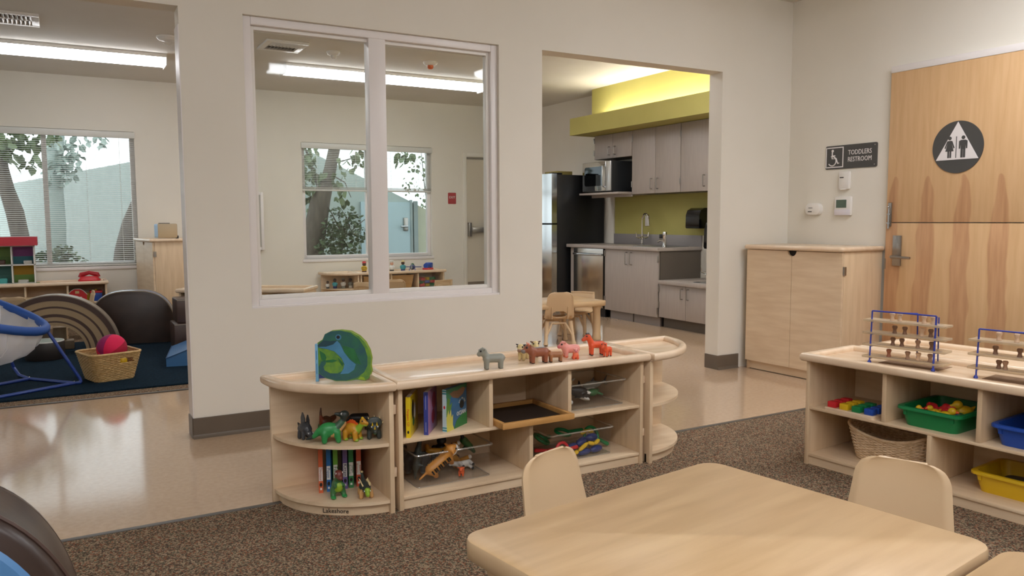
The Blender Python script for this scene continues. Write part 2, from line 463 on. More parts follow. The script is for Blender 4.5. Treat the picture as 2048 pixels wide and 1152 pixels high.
# ---- far windows
def far_window(name, x0, x1, z0, z1, mull):
    w = struct(name)
    ring(x0, x1, z0, z1, .045, YB+.05, YB+.11).build('frame', M_trimw, w)
    for x in mull: MB().box(x-.024, YB+.055, z0+.04, x+.024, YB+.105, z1-.04, .003).build('mullion', M_trimw, w)
    MB().box(x0-.02, YB-.012, z0-.035, x1+.02, YB+.05, z0, .004).build('sill', M_trimw, w)
    xs = [x0+.045]+[v for x in mull for v in (x-.024, x+.024)]+[x1-.045]
    for a, b in zip(xs[::2], xs[1::2]): bx('pane', M_glass, w, a, YB+.076, z0+.045, b, YB+.08, z1-.045)
    return w
far_window('window_2', *W2, [-.118])
far_window('window_3', *W3, [3.418])
w = struct('window_4')
MB().box(-3.19, 5.6, .75, -3.12, 5.66, 2.1).box(-3.19, 8.54, .75, -3.12, 8.6, 2.1).box(-3.19, 5.66, .75, -3.12, 8.54, .81).box(-3.19, 5.66, 2.04, -3.12, 8.54, 2.1).box(-3.19, 7.07, .81, -3.12, 7.13, 2.04).build('frame', M_trimw, w)
bx('pane', M_glass, w, -3.155, 5.66, .81, -3.15, 8.54, 2.04)

def blind(name, label, x0, x1, ztop, zbot, pitch, stack=0, tilt=8):
    t = thing(name, label, 'blind', ((x0+x1)/2, YB+.03, zbot))
    w = (x1-x0)/2; H = ztop-zbot
    MB().box(-w-.012, -.05, H-.068, w+.012, -.012, H, .004).box(-w, -.012, H-.05, w, .015, H-.005).build('valance', M_blind, t)
    m = MB(); z = stack+.03
    q = Matrix.Rotation(math.radians(tilt), 3, 'X')
    while z < H-.07:
        prof = [(-.0125, -.0004), (0, .0016), (.0125, -.0004), (.0125, .0002), (0, .0024), (-.0125, .0002)]
        A = []; B = []
        for y, zz in prof:
            p = q @ Vector((0, y, zz)); A.append((-w, p.y, z+p.z)); B.append((w, p.y, z+p.z))
        m.loft([A, B]); z += pitch
    if stack:
        for k in range(int(stack/.0035)): m.box(-w, -.0125, .018+k*.0035, w, .0125, .0195+k*.0035)
    m.build('slats', M_blind, t)
    MB().box(-w, -.014, 0, w, .014, .018, .004).build('bottom_rail', M_blind, t)
    m = MB()
    for x in (-w*.78, -w*.2, w*.35, w*.8):
        m.box(x-.001, -.0135, .01, x+.001, -.0125, H-.06).box(x-.001, .0125, .01, x+.001, .0135, H-.06)
    m.build('cord', M_blind, t)
    return t
blind('window_blind', 'white slatted blind let down over the whole left far window', W2[0]+.01, W2[1]-.005, 2.065, .615, .0215)
b2 = blind('window_blind', 'white slatted blind drawn halfway up in the window behind the glass', W3[0]+.005, W3[1]-.005, 2.04, 1.458, .0215, stack=.035, tilt=4)
MB().cyl((-.80, -.02, .5), (-.78, -.022, -.30), .003, n=8).build('tilt_wand', M_clear, b2)

# ---- exit door in the far wall
d = struct('door_2')
x0, x1, zt = D2
MB().box(x0-.05, YB-.02, 0, x0, YB, zt+.05, .003).box(x0, YB-.02, zt, x1, YB, zt+.05, .003).box(x1, YB-.02, 0, x1+.05, YB, zt+.05, .003).build('door_frame', M_wall, d)
bx('door_leaf', pm('door_cream', '#cfc5b2', rough=.5), d, x0, YB-.008, .01, x1, YB, zt)
bx('drip_bar', M_nickel, d, x0, YB-.022, zt-.03, x1, YB-.008, zt-.008)
bx('kick_plate', M_base, d, x0+.01, YB-.011, .02, x1-.01, YB-.008, .25)
MB().box(x0+.012, YB-.06, .87, x0+.055, YB-.008, 1.06, .004).box(x0+.055, YB-.075, .925, x1-.1, YB-.03, .995, .006).box(x1-.12, YB-.06, .90, x1-.07, YB-.008, 1.02, .004).build('panic_bar', M_nickel, d)

# ---- two-leaf restroom door lying back against the right wall
d = struct('door_1')
XD = 4.782
ya, yb_, zs, zt = 3.345, 2.43, 1.069, 2.045
MB().box(XD, yb_, .012, XD+.038, ya, zs-.003, .002).build('lower_leaf', M_door, d)
MB().box(XD, yb_, zs+.003, XD+.038, ya, zt, .002).build('upper_leaf', M_door, d)
MB().box(XD-.004, yb_-.04, zt, XD+.038, ya, zt+.042, .002).build('door_frame', M_trimw, d)
lh = MB().box(XD-.012, 3.225, .785, XD, 3.285, .985, .003).build('lever_plate', M_nickel, d)
MB().cyl((XD-.012, 3.262, .845), (XD-.055, 3.262, .845), .011).tube([(XD-.05, 3.262, .845), (XD-.055, 3.24, .845), (XD-.055, 3.20, .843), (XD-.053, 3.13, .842)], [.011, .011, .0095, .008], 10).build('lever_handle', M_nickel, lh)
sb = MB().box(XD-.006, 3.305, 1.045, XD, 3.332, 1.20, .001).build('bolt_plate', M_nickel, d)
MB().cyl((XD-.012, 3.319, 1.03), (XD-.012, 3.319, 1.165), .007).sph((XD-.02, 3.319, 1.172), .007).box(XD-.016, 3.308, 1.06, XD-.006, 3.33, 1.068).box(XD-.016, 3.308, 1.12, XD-.006, 3.33, 1.128).build('slide_bolt', M_steel, sb)
MB().box(XD-.002, 3.337, .76, XD+.036, 3.3475, .83).build('latch_plate', M_nickel, d)

# ---- lamps, vents, detectors
def ceiling_lamp(x0, x1, y0, y1, zc, label, glow=None):
    cx, cy = (x0+x1)/2, (y0+y1)/2; L = (x1-x0)/2; W = (y1-y0)/2
    t = thing('ceiling_light', label, 'ceiling light', (cx, cy, zc), 0, 'fluorescent ceiling lights')
    MB().box(-L, -W, -.035, L, W, 0, .003).box(-L, -W, -.10, -L+.008, W, -.035).box(L-.008, -W, -.10, L, W, -.035).build('housing', M_white, t)
    pts = [(W*.98*math.cos(a), -.035-.062*math.sin(a)**.6) for a in [PI*k/10 for k in range(11)]]
    MB().loft([[(-L+.009, y, z) for y, z in pts], [(L-.009, y, z) for y, z in pts]]).build('diffuser', glow or M_lamp, t)
    return t
ceiling_lamp(-.42, .92, 8.0, 8.28, HF, 'long bright ceiling light seen through the left doorway', M_lampfar)
ceiling_lamp(1.97, 4.20, 7.86, 8.14, HF, 'long bright ceiling light in the far room seen through the glass', M_lampfar)
for x0, y0, lab in ((1.88, .05, 'ceiling light above the front table, nearest the inner window'), (.40, .05, 'added ceiling light overhead, second from the right in its row, out of view'), (-.85, .05, 'added ceiling light overhead, third from the right in its row, out of view'), (-2.3, .05, 'added ceiling light overhead, leftmost of its row, out of view'),
                    (.6, -2.4, 'added ceiling light at the near end of the room, right one, out of view'), (-.85, -2.4, 'added ceiling light at the near end of the room, middle one, out of view'), (-2.3, -2.4, 'added ceiling light at the near end of the room, left one, out of view'),
                    (2.95, 2.0, 'added ceiling light above the right shelf, out of view')):
    ceiling_lamp(x0, x0+1.22, y0, y0+.3, HM, lab)  # fixtures past the first are unseen and added to brighten the room
t = ceiling_lamp(3.99, 5.21, 1.35, 1.65, HM, 'ceiling light running along the right wall, out of view')
t.rotation_euler = (0, 0, PI/2); t.location.x = 4.05
ceiling_lamp(3.3, 4.52, 5.05, 5.35, HF, 'added ceiling light in the kitchen above the opening, out of view', M_lampfar)  # this and the next far-room lamps are hidden extras for more light
ceiling_lamp(4.0, 5.22, 4.5, 4.8, HF, 'added ceiling light in the kitchen close to the opening, out of view', M_lampfar)
ceiling_lamp(.1, 1.32, 5.05, 5.35, HF, 'added ceiling light in the far room above the inner window, out of view', M_lampfar)
def vent(x0, x1, y0, y1, label):
    cx, cy = (x0+x1)/2, (y0+y1)/2; L = (x1-x0)/2; W = (y1-y0)/2
    t = thing('ceiling_vent', label, 'air vent', (cx, cy, HF), 0, 'ceiling air vents')
    m = MB()
    for a, b, c, e in ((-L, -W, L, -W+.05), (-L, W-.05, L, W), (-L, -W+.05, -L+.05, W-.05), (L-.05, -W+.05, L, W-.05)): m.box(a, b, -.018, c, e, 0, .003)
    m.build('frame', M_white, t)
    m = MB(); n = 9
    for k in range(n):
        x = -L+.06+(2*L-.12)*k/(n-1)
        m.box(x-.012, -W+.05, -.014, x+.012, -.008, -.012, rot=Matrix.Rotation(.7, 3, 'Y')).box(x-.012, .008, -.014, x+.012, W-.05, -.012, rot=Matrix.Rotation(-.7, 3, 'Y'))
    m.box(-L+.05, -.008, -.016, L-.05, .008, 0)
    m.build('slats', M_white, t)
    bx('backing', M_greyd, t, -L+.05, -W+.05, -.002, L-.05, W-.05, 0)
vent(-.42, -.07, 6.93, 7.33, 'white air vent on the ceiling at the top left')
vent(1.585, 1.945, 6.93, 7.33, 'white air vent on the ceiling seen through the glass')
def disc(name, label, loc, r, mat, kind):
    t = thing(name, label, kind, loc, 0)
    MB().lathe([(r, 0), (r, -.012), (r*.8, -.03), (r*.55, -.034), (0, -.034)]).build('body', M_white, t)
    MB().lathe([(r*.42, -.034), (r*.42, -.055), (r*.25, -.068), (0, -.07)]).build('lens', mat, t)
disc('motion_sensor', 'round white sensor with a clear lens on the ceiling beyond the left doorway', (.845, 7.27, HF), .085, M_clear, 'sensor')
disc('smoke_detector', 'flat round white detector on the ceiling, left one behind the glass', (2.23, 7.18, HF), .06, M_white, 'smoke detector')
disc('smoke_detector', 'white detector with an orange cap on the ceiling, right one behind the glass', (3.20, 7.20, HF), .07, pm('orange_cap', '#d9692f', rough=.4), 'smoke detector')

# ---- signs and devices on the right wall
t = thing('restroom_sign', 'dark grey TODDLERS RESTROOM sign with a wheelchair symbol', 'sign', (4.82, 3.66, 1.53))
rY = (PI/2, 0, -PI/2)
MB().prism([(-p[0], p[1]) for p in [(q[0], q[1]) for q in rrect(.415, .165, .012, 0)]], -.006, 0, 'x').build('plate', M_sign, t)
m = MB()
for a, b, c, e in ((.198, -.072, .205, .072), (.058, -.072, .065, .072), (.065, .065, .198, .072), (.065, -.072, .198, -.065)): m.box(-.0072, a, b, -.006, c, e)
m.build('symbol_border', M_signw, t)
m = MB()
def sg(y, z): return (-.0068, y, z)
m.cyl((-.0072, .148, .047), (-.006, .148, .047), .0095, n=20)
m.tube([sg(.15, .038), sg(.151, -.008), sg(.117, -.008), sg(.103, -.045), sg(.092, -.04)], .0042, 6)
m.tube([sg(.15, .012), sg(.125, .012)], .004, 6)
m.tube([sg(.15+.033*math.cos(a), -.025+.033*math.sin(a)) for a in [math.radians(75+ (360-110)*k/20) for k in range(21)]], .0042, 6)
m.build('wheelchair_symbol', M_signw, t)
text('TODDLERS', .047, M_signw, t, 'lettering', (-.0062, -.073, .026), rY, sx=.80, depth=.001)
text('RESTROOM', .047, M_signw, t, 'lettering', (-.0062, -.073, -.022), rY, sx=.78, depth=.001)
for y, z in ((-.19, .066), (-.19, -.066), (.195, .07), (.195, -.07)): MB().lathe([(.005, 0), (.004, .002), (0, .003)], (-.006, y, z), 10, Matrix.Rotation(-PI/2, 3, 'Y')).build('screw', M_steel, t)
t = thing('restroom_sign', 'round dark sign on the door with a white triangle and two figures', 'sign', (XD, 2.88, 1.53))
R_ = .158
MB().cyl((-.006, 0, 0), (0, 0, 0), R_, n=64).build('disc', M_sign, t)
tr = [(.152*math.cos(a), .152*math.sin(a)) for a in (PI/2, PI/2+2*PI/3, PI/2+4*PI/3)]
MB().prism(tr, -.0085, -.006, 'x').build('triangle', M_signw, t)
m = MB()
def pf(pts): m.prism(pts, -.0098, -.0085, 'x')
for cy, woman in ((.0465, True), (-.0375, False)):
    z0 = -.066
    m.cyl((-.0098, cy, z0+.121), (-.0085, cy, z0+.121), .0112, n=20)
    if woman:
        pf([(cy-.009, z0+.106), (cy+.009, z0+.106), (cy+.026, z0+.042), (cy-.026, z0+.042)])
        for s in (1, -1):
            pf([(cy+s*.008, z0+.106), (cy+s*.016, z0+.104), (cy+s*.032, z0+.062), (cy+s*.025, z0+.059)])
            pf([(cy+s*.0015, z0+.043), (cy+s*.012, z0+.043), (cy+s*.012, z0+.002), (cy+s*.0015, z0+.002)])
    else:
        pf([(cy-.015, z0+.106), (cy+.015, z0+.106), (cy+.015, z0+.05), (cy-.015, z0+.05)])
        for s in (1, -1):
            pf([(cy+s*.013, z0+.106), (cy+s*.026, z0+.100), (cy+s*.026, z0+.054), (cy+s*.018, z0+.054)])
            pf([(cy+s*.001, z0+.051), (cy+s*.0145, z0+.051), (cy+s*.0145, z0), (cy+s*.001, z0)])
m.build('figures', M_sign, t)
bx('divider', M_sign, t, -.0098, .003, -.066, -.0085, .0075, .064)
t = thing('occupancy_sensor', 'small white wall sensor directly under the TODDLERS RESTROOM sign', 'sensor', (4.82, 3.695, 1.365))
MB().box(-.026, -.042, -.062, 0, .042, .062, .006).build('body', M_white, t)
bx('slot', M_ink, t, -.0268, .0, .016, -.0255, .032, .023)
MB().box(-.029, -.018, -.068, -.004, .03, -.058, .004).build('lip', M_white, t)
t = thing('thermostat', 'white thermostat with a grey-green screen, below the small wall sensor', 'thermostat', (4.82, 3.70, 1.185))
MB().box(-.026, -.066, -.066, 0, .066, .066, .006).build('body', M_white, t)
bx('screen', pm('lcd_green', '#55685a', rough=.2), t, -.0272, -.034, -.012, -.0255, .05, .044)
bx('lower_flap', pm('lilac_white_plastic', '#dcd6dc', rough=.35), t, -.028, -.064, -.064, -.025, .064, -.024, bev=.002)
t = thing('gas_alarm', 'rounded white alarm on the wall left of the thermostat', 'alarm', (4.82, 3.95, 1.165))
MB().loft([rrect(.135, .088, .036, 0), rrect(.135, .088, .036, .02), rrect(.125, .078, .032, .032), rrect(.09, .05, .024, .037)]).build('body', M_white, t, rot=(0, -PI/2, 0))
m = MB().box(-.0385, -.006, .008, -.0368, .03, .012).box(-.0385, .0, -.02, -.0368, .034, -.014)
m.build('mark', M_ink, t)
o = [c for c in kids(t) if c.name.startswith('body')][0]; o.rotation_euler = (PI/2, 0, -PI/2)
# ---- exit sign, wall case in the far room
t = thing('exit_sign', 'small red EXIT sign beside the far door', 'sign', (4.58, YB, 1.385))
MB().prism([(p[0], p[1]) for p in rrect(.118, .15, .01, 0)], -.005, 0, 'y').build('plate', pm('sign_red', '#a3262b', rough=.45), t)
text('EXIT', .044, M_signw, t, 'lettering', (0, -.0055, .012), (PI/2, 0, 0))
t = thing('wall_case', 'pale framed board on the far wall at the left edge of the glass', 'board', (1.915, YB, 1.09))
ring(-.22, .18, -.34, .34, .035, -.05, 0).build('frame', M_trimw, t)
bx('panel', pm('case_panel', '#c2beb4', rough=.5), t, -.185, -.03, -.305, .145, 0, .305)
# ============================================================ birch shelving
T = .018
def rail(H, w=.036, h=.036):
    """profile of the rounded rim rail: (outward, z)"""
    out = []; r = .013
    for cx, cz, a0 in ((w/2-r, H-r, 0), (-w/2+r, H-r, 90), (-w/2+r, H-h+r, 180), (w/2-r, H-h+r, 270)):
        for k in range(4):
            a = math.radians(a0+30*k); out.append((cx+r*math.cos(a), cz+r*math.sin(a)))
    return out
def straight_shelf(name, label, loc, rz, W, D, H, mid, up, low, brand=None, open_back=False):
    """front edge along local +x from the origin, depth along +y"""
    t = thing(name, label, 'shelf', loc, rz)
    zb, zm, zt = .055, mid, H-.036
    TB = .013
    bx('side_panel', M_birch2, t, 0, 0, 0, T, D, zt, bev=.003)
    bx('side_panel', M_birch2, t, W-T, 0, 0, W, D, zt, bev=.003)
    bx('back_panel', M_birch, t, T, D-.010, .01, W-T, D-.002, zt)
    bx('bottom_board', M_birch, t, T, .004, zb-TB, W-T, D-.010, zb, bev=.002)
    k = bx('kick_board', M_birch, t, T, .012, .002, W-T, .026, zb-TB)
    bx('shelf_board', M_birch, t, T, .004, zm-TB, W-T, D-.010, zm, bev=.002)
    bx('top_board', M_rim, t, 0, -.012, zt, W, D, zt+.013, bev=.002)
    for x in up: bx('divider', M_birch2, t, x-T/2, .004, zm, x+T/2, D-.010, zt, bev=.002)
    for x in low: bx('divider', M_birch2, t, x-T/2, .004, zb, x+T/2, D-.010, zm-TB, bev=.002)
    MB().sweep([(.002, -.012), (W-.002, -.012), (W-.002, D-.016), (.002, D-.016)], rail(H)).build('top_rim', M_rim, t, smooth=50)
    if brand: text('Lakeshore', .020, M_ink, t, 'brand_lettering', (brand, .0115, (zb-TB)/2+.001), (PI/2, 0, 0))
    return t
def corner_shelf(name, label, loc, side, R, H, mid, brand=None):
    """quarter-round end unit: flat back on y = 0, flat side on x = 0, round front; side -1 bulges to the left, +1 to the right"""
    t = thing(name, label, 'shelf', loc, 0)
    zb, zm, zt = .055, mid, H-.036
    TB = .013
    def arc(r, n=18, x0=0):
        return [(side*(x0+r*math.sin(PI/2*k/n)), -(x0+r*math.cos(PI/2*k/n))) for k in range(n+1)]
    def quarter(m, r, z0, z1, inset=0):
        pts = [(side*inset, -inset)] + [(side*(r*math.sin(PI/2*k/18)), -(r*math.cos(PI/2*k/18))) for k in range(19)]
        pts = [(max(p[0], inset) if side > 0 else min(p[0], -inset), min(p[1], -inset)) for p in pts]
        m.prism(pts, z0, z1, 'z')
        return m
    bx('side_panel', M_birch2, t, 0, -R, 0, side*T, 0, zt, bev=.002)
    bx('back_panel', M_birch, t, side*T, -T, 0, side*R, 0, zt, bev=.002)
    quarter(MB(), R-.006, zb-TB, zb, T).build('bottom_board', M_birch, t)
    quarter(MB(), R-.006, zm-TB, zm, T).build('shelf_board', M_birch, t)
    quarter(MB(), R+.012, zt, zt+.013).build('top_board', M_rim, t)
    a = arc(R-.022, 18)
    b = arc(R-.034, 18)
    m = MB(); m.prism((a+b[::-1]), .002, zb-TB, 'z'); m.build('kick_board', M_birch, t)
    path = arc(R+.012) + [(side*.016, -.016)]
    path[0] = (side*.016, path[0][1]); path[-2] = (path[-2][0], -.016)
    if side < 0: path = path[::-1]
    MB().sweep(path[::-1] if side > 0 and False else path, rail(H)).build('top_rim', M_rim, t, smooth=50)
    if brand: text('Lakeshore', .024, M_ink, t, 'brand_lettering', (side*(R-.021)*math.sin(brand), -(R-.021)*math.cos(brand), (zb-TB)/2), (PI/2, 0, side*brand))
    return t
HA, MA = .507, .272
DA = .365
shA = straight_shelf('storage_shelf', 'long low birch shelf in the middle holding clear bins, farm animals on top', (1.062, 2.722, 0), 0, 1.165, DA, HA, MA, (.395, .772), (.582,), brand=.60)
cL = corner_shelf('corner_shelf', 'quarter-round birch end shelf with the dolphin book on top', (1.042, 3.087, 0), -1, .37, HA, MA, brand=.62)
cR = corner_shelf('corner_shelf', 'quarter-round birch end shelf with empty boards, at the far end of the long low shelf', (2.247, 3.087, 0), 1, .385, HA, MA)
for z in (.135, .375):
    bx('connector', M_rim, cL, .001, -.352, z, .016, -.332, z+.036, bev=.002)
bx('connector', M_rim, cR, -.014, -.352, .125, -.002, -.335, .16, bev=.002)
bx('connector', M_rim, cR, -.014, -.352, .365, -.002, -.335, .40, bev=.002)
# sand-coloured pull-out tray with a dark inside
t = thing('wooden_tray', 'wooden frame tray with a dark inside, pulled forward on the long low shelf', 'tray', (1.642, 2.715, MA))
MB().box(-.165, -.05, 0, .175, -.032, .024, .002).box(-.165, .26, 0, .175, .278, .024, .002).box(-.165, -.032, 0, -.147, .26, .024, .002).box(.157, -.032, 0, .175, .26, .024, .002).build('frame', pm('honey_wood', '#c9975a', '#b9874a', scale=(1, 8, 8), ns=4, rough=.45), t)
bx('base', pm('dark_tray_lining', '#2c211a', rough=.6), t, -.148, -.033, 0, .158, .261, .006)

# the shelf on the right and its twin behind it
RB = math.radians(-84.9)
WB = 1.10
shB = straight_shelf('storage_shelf', 'low birch shelf on the right holding green, blue and yellow bins', (2.849, 2.357, 0), RB, WB, DA, HA, MA-.005, (.36, .728), (.549,))
loc2 = Vector((2.849, 2.357, 0)) + Vector((.089, -.996, 0))*(.03+WB) + Vector((.996, .089, 0))*(2*DA+.012)
shC = straight_shelf('storage_shelf', 'low birch shelf backed against the right shelf, only its tray top showing', loc2, RB+PI, WB, DA, HA, MA-.005, (.36, .728), (.549,))
def onB(s, n, z): return Vector((2.849, 2.357, 0)) + Vector((.0891, -.996, 0))*s + Vector((.996, .0891, 0))*n + Vector((0, 0, z))

# ============================================================ tables and chairs
def round_rect_table(name, label, loc, rz, W, D, H, legs=True):
    t = thing(name, label, 'table', loc, rz)
    MB().loft([rrect(W-.012, D-.012, .05, H-.006, 6), rrect(W-.006, D-.006, .052, H-.001, 6), rrect(W-.010, D-.010, .05, H, 6)]).build('tabletop', M_table, t)
    L = [(W-.014, D-.014, .05, H-.045), (W-.002, D-.002, .056, H-.040), (W, D, .057, H-.020), (W, D, .057, H-.008), (W-.006, D-.006, .054, H-.0008), (W-.012, D-.012, .051, H-.006)]
    MB().loft([rrect(a, b, r, z, 6) for a, b, r, z in L]).build('edge_band', M_band, t, smooth=50)
    for sx in (-1, 1):
        for sy in (-1, 1):
            x, y = sx*(W/2-.075), sy*(D/2-.075)
            MB().lathe([(.035, 0), (.041, .004), (.041, .035), (.036, .05), (.034, H-.09), (.045, H-.05), (.045, H-.044)], (x, y, 0), 20).build('leg', M_tan, t)
    return t
ta = math.radians(8.2)
tc = Vector((1.609, 1.664, 0)) - Vector((math.cos(ta), math.sin(ta), 0))*.443 + Vector((math.sin(ta), -math.cos(ta), 0))*.382
tab1 = round_rect_table('child_table', 'low maple-topped table with rounded corners in the foreground', (tc.x, tc.y, 0.004), ta, .886, .764, .396)
t2c = tc + Vector((math.sin(ta), -math.cos(ta), 0))*.782 + Vector((math.cos(ta), math.sin(ta), 0))*.008
tab2 = round_rect_table('child_table', 'second low maple table, its corner cut by the bottom right edge of the photo', (t2c.x, t2c.y, .004), ta, .886, .764, .396)

def toddler_chair(label, loc, head, H=.47, group=None):
    """moulded stacking chair; faces local +x, origin on the floor under the seat"""
    t = thing('toddler_chair', label, 'chair', loc, head, group)
    SH = .235
    prof = []   # (x, z) from front lip over the seat and up the back
    prof += [(.135, SH-.022), (.132, SH-.008), (.12, SH), (.06, SH-.004), (0, SH-.009), (-.06, SH-.010), (-.095, SH-.004)]
    prof += [(-.118, SH+.012), (-.13, SH+.035), (-.140, SH+.075), (-.150, SH+.12), (-.160, SH+.17), (-.166, H-.03), (-.168, H-.008), (-.168, H)]
    # resample
    P = [Vector((x, z)) for x, z in prof]; seg = [0]
    for a, b in zip(P, P[1:]): seg.append(seg[-1]+(b-a).length)
    NV, NU = 70, 40
    def at(s):
        for i in range(len(P)-1):
            if s <= seg[i+1]+1e-9:
                f = (s-seg[i])/(seg[i+1]-seg[i]); return P[i].lerp(P[i+1], f)
        return P[-1]
    Lt = seg[-1]; sb = seg[7]
    bm = bmesh.new(); G = []
    for j in range(NV+1):
        s = Lt*j/NV; p = at(s)
        if s < sb: hw = .134 - .010*(s/sb)**2
        else:
            f = (s-sb)/(Lt-sb); hw = .137 - .026*f
            e = (Lt-s)/.055
            if e < 1: hw -= .045*(1-math.sqrt(max(0, 1-(1-e)**2)))
        if s < .05:
            hw -= .03*(1-math.sqrt(max(0, 1-(1-s/.05)**2)))
        row = []
        for i in range(NU+1):
            u = -1+2*i/NU
            y = hw*u
            cup = .012*u*u if s > sb else 0
            edge = .010*max(0, abs(u)-.86)/.14
            if s > sb: row.append(bm.verts.new((p.x+cup-edge*.8, y, p.y)))
            else: row.append(bm.verts.new((p.x, y, p.y+.006*u*u-edge)))
        G.append(row)
    hole_s = Lt-.20
    for j in range(NV):
        for i in range(NU):
            s = Lt*(j+.5)/NV; y = -1+2*(i+.5)/NU
            if ((s-hole_s)/.030)**2 + (y/.50)**2 < 1: continue
            bm.faces.new((G[j][i], G[j][i+1], G[j+1][i+1], G[j+1][i]))
    for v in [v for v in bm.verts if not v.link_faces]: bm.verts.remove(v)
    bmesh.ops.smooth_vert(bm, verts=[v for v in bm.verts if v.is_boundary and abs(v.co.y) < .09], factor=.5, use_axis_x=True, use_axis_y=True, use_axis_z=True)
    bmesh.ops.recalc_face_normals(bm, faces=bm.faces[:])
    r = bmesh.ops.solidify(bm, geom=bm.faces[:], thickness=.007)
    m = MB(); m.bm.free(); m.bm = bm
    m.build('seat_shell', M_tan, t, smooth=60)
    for y in (-.072, .072):
        MB().prism([(-.117, SH-.006), (-.145, SH-.004), (-.153, SH+.03), (-.158, SH+.105), (-.147, SH+.105), (-.13, SH+.03)], y-.004, y+.004, 'y').build('back_rib', M_tan, t)
    for sx, x0, x1 in ((1, .10, .128), (-1, -.10, -.145)):
        for sy in (-1, 1):
            MB().lathe([(.019, 0), (.022, .004), (.022, .018), (.016, .03), (.020, .21)], (0, 0, 0), 12).build('leg', M_tan, t)
            o = COL.objects[-1]
            a = Vector((x1, sy*.128, .0)); b = Vector((x0, sy*.105, .215))
            q = Vector((0, 0, 1)).rotation_difference((b-a).normalized())
            o.rotation_mode = 'QUATERNION'; o.rotation_quaternion = q; o.location = a + Vector((0, 0, .004))
        MB().tube([(x1*.93, -.118, .085), (x0, -.06, .19), (x0, .06, .19), (x1*.93, .118, .085)], .0115, 8).build('brace', M_tan, t)
    return t
def chair_at(label, back_xy, head, **k):
    """place by the foot of its backrest"""
    o = Vector((back_xy[0], back_xy[1], 0)) + Vector((math.cos(head), math.sin(head), 0))*.165
    return toddler_chair(label, (o.x, o.y, k.pop('z', .004)), head, **k)
chair_at('tan plastic toddler chair at the far side of the front table, left of the two', (1.122, 1.765), math.radians(288))
chair_at('tan plastic toddler chair beside the right shelf, right of the two at the front table', (1.87, 1.235), math.radians(202))
chair_at('tan plastic toddler chair at the kitchen table, backrest with an oval hole towards us', (3.735, 5.70), math.radians(72), z=0)
chair_at('tan plastic toddler chair on the far side of the kitchen table', (4.37, 6.27), math.radians(215), z=0, H=.39)
tk = math.radians(-8)
round_rect_table('child_table', 'small tan table in the kitchen seen past the opening', (3.81, 6.03, 0), 0, .95, .56, .362)

# ============================================================ two-door cabinet, right corner
def two_door_cabinet(label, loc, rz, W, D, H, brand=True):
    """front along local +x, depth +y"""
    t = thing('wooden_cabinet', label, 'cabinet', loc, rz)
    zt = H-.032
    bx('side_panel', M_birch2, t, 0, .02, 0, T, D, zt, bev=.002)
    bx('side_panel', M_birch2, t, W-T, .02, 0, W, D, zt, bev=.002)
    bx('back_panel', M_birch, t, T, D-.012, .01, W-T, D, zt)
    bx('bottom_board', M_birch, t, T, .02, .05, W-T, D-.012, .068)
    bx('kick_board', M_birch, t, T, .03, .004, W-T, .044, .062)
    bx('shadow_gap', M_dark, t, T, .034, 0, W-T, .04, .004)
    MB().loft([rrect(W+.012, D+.02, .02, zt, 4, W/2, D/2-.005), rrect(W+.03, D+.038, .028, zt+.006, 4, W/2, D/2-.005), rrect(W+.036, D+.044, .03, zt+.016, 4, W/2, D/2-.005), rrect(W+.03, D+.038, .028, H-.006, 4, W/2, D/2-.005), rrect(W+.012, D+.02, .02, H, 4, W/2, D/2-.005)]).build('top', M_rim, t, smooth=50)
    for s in (0, 1):
        x0, x1 = (.001, W/2-.0015) if s == 0 else (W/2+.0015, W-.001)
        r = .036
        arc = [(r*math.cos(a), -r*math.sin(a)) for a in [PI/2*k/8 for k in range(9)]]
        if s == 0: pts = [(x0, .066), (x1, .066)] + [(x1-0-px_, zt-.004+pz) for px_, pz in [(q[0], q[1]) for q in arc][::-1]] + [(x0, zt-.004)]
        else: pts = [(x0, .066), (x0, .066)][:1] + [(x1, .066), (x1, zt-.004)] + [(x0+px_, zt-.004+pz) for px_, pz in arc]
        d = MB().prism(pts, 0, T, 'y').build('door', M_birch, t)
        xh = -.004 if s == 0 else W+.004
        for z in (.16, zt-.15): MB().cyl((xh, .012, z), (xh, .012, z+.055), .005, n=8).box(xh-.001-.003*(s == 0), .012, z, xh+.001+.003*(s == 1), .034, z+.055).build('hinge', M_nickel, d)
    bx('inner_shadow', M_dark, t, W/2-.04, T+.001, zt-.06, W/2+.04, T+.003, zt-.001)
    if brand: text('Lakeshore', .022, M_ink, t, 'brand_lettering', (W*.74, .0293, .033), (PI/2, 0, 0))
    return t
two_door_cabinet('two-door birch cabinet with a half-round finger hole in the right corner', (4.34, 4.145, 0), math.radians(-88), .79, .425, .912)
two_door_cabinet('tall narrow birch cabinet under the far window with a small appliance on top', (.70, 9.52, 0), math.radians(-83), .78, .46, .915, brand=False)
# big brown foam seat, lower left
def hump(w, h, y, n=48, p=2.5, cx=0):
    return [(cx+w*math.copysign(abs(math.cos(a))**(2/p), math.cos(a)), y, h*abs(math.sin(a))**(2/p)) for a in [PI*k/n for k in range(n+1)]]
t = thing('foam_ottoman', 'dark brown vinyl foam seat with a blue end, cut by the bottom left corner', 'foam seat', (-.41, 2.2, .004), 0)
SK = .03     # sideways run of the seat per metre of depth
def hl(w, h, y): return hump(w, h, y, cx=SK*y)
MB().loft([hl(.44, .575, -.405), hl(.455, .59, -.39), hl(.46, .595, -.36), hl(.42, .53, .0), hl(.415, .525, .03), hl(.40, .51, .045)]).build('cushion', M_vinylbrown, t, smooth=50)
MB().tube(hl(.459, .594, -.375), .005, 6).tube(hl(.419, .529, -.01), .004, 6).build('piping', M_vinyldk, t)
MB().loft([hl(.42, .555, -.404), hl(.41, .545, -.414), hl(.37, .50, -.418)]).build('blue_end', M_vinylblue, t)
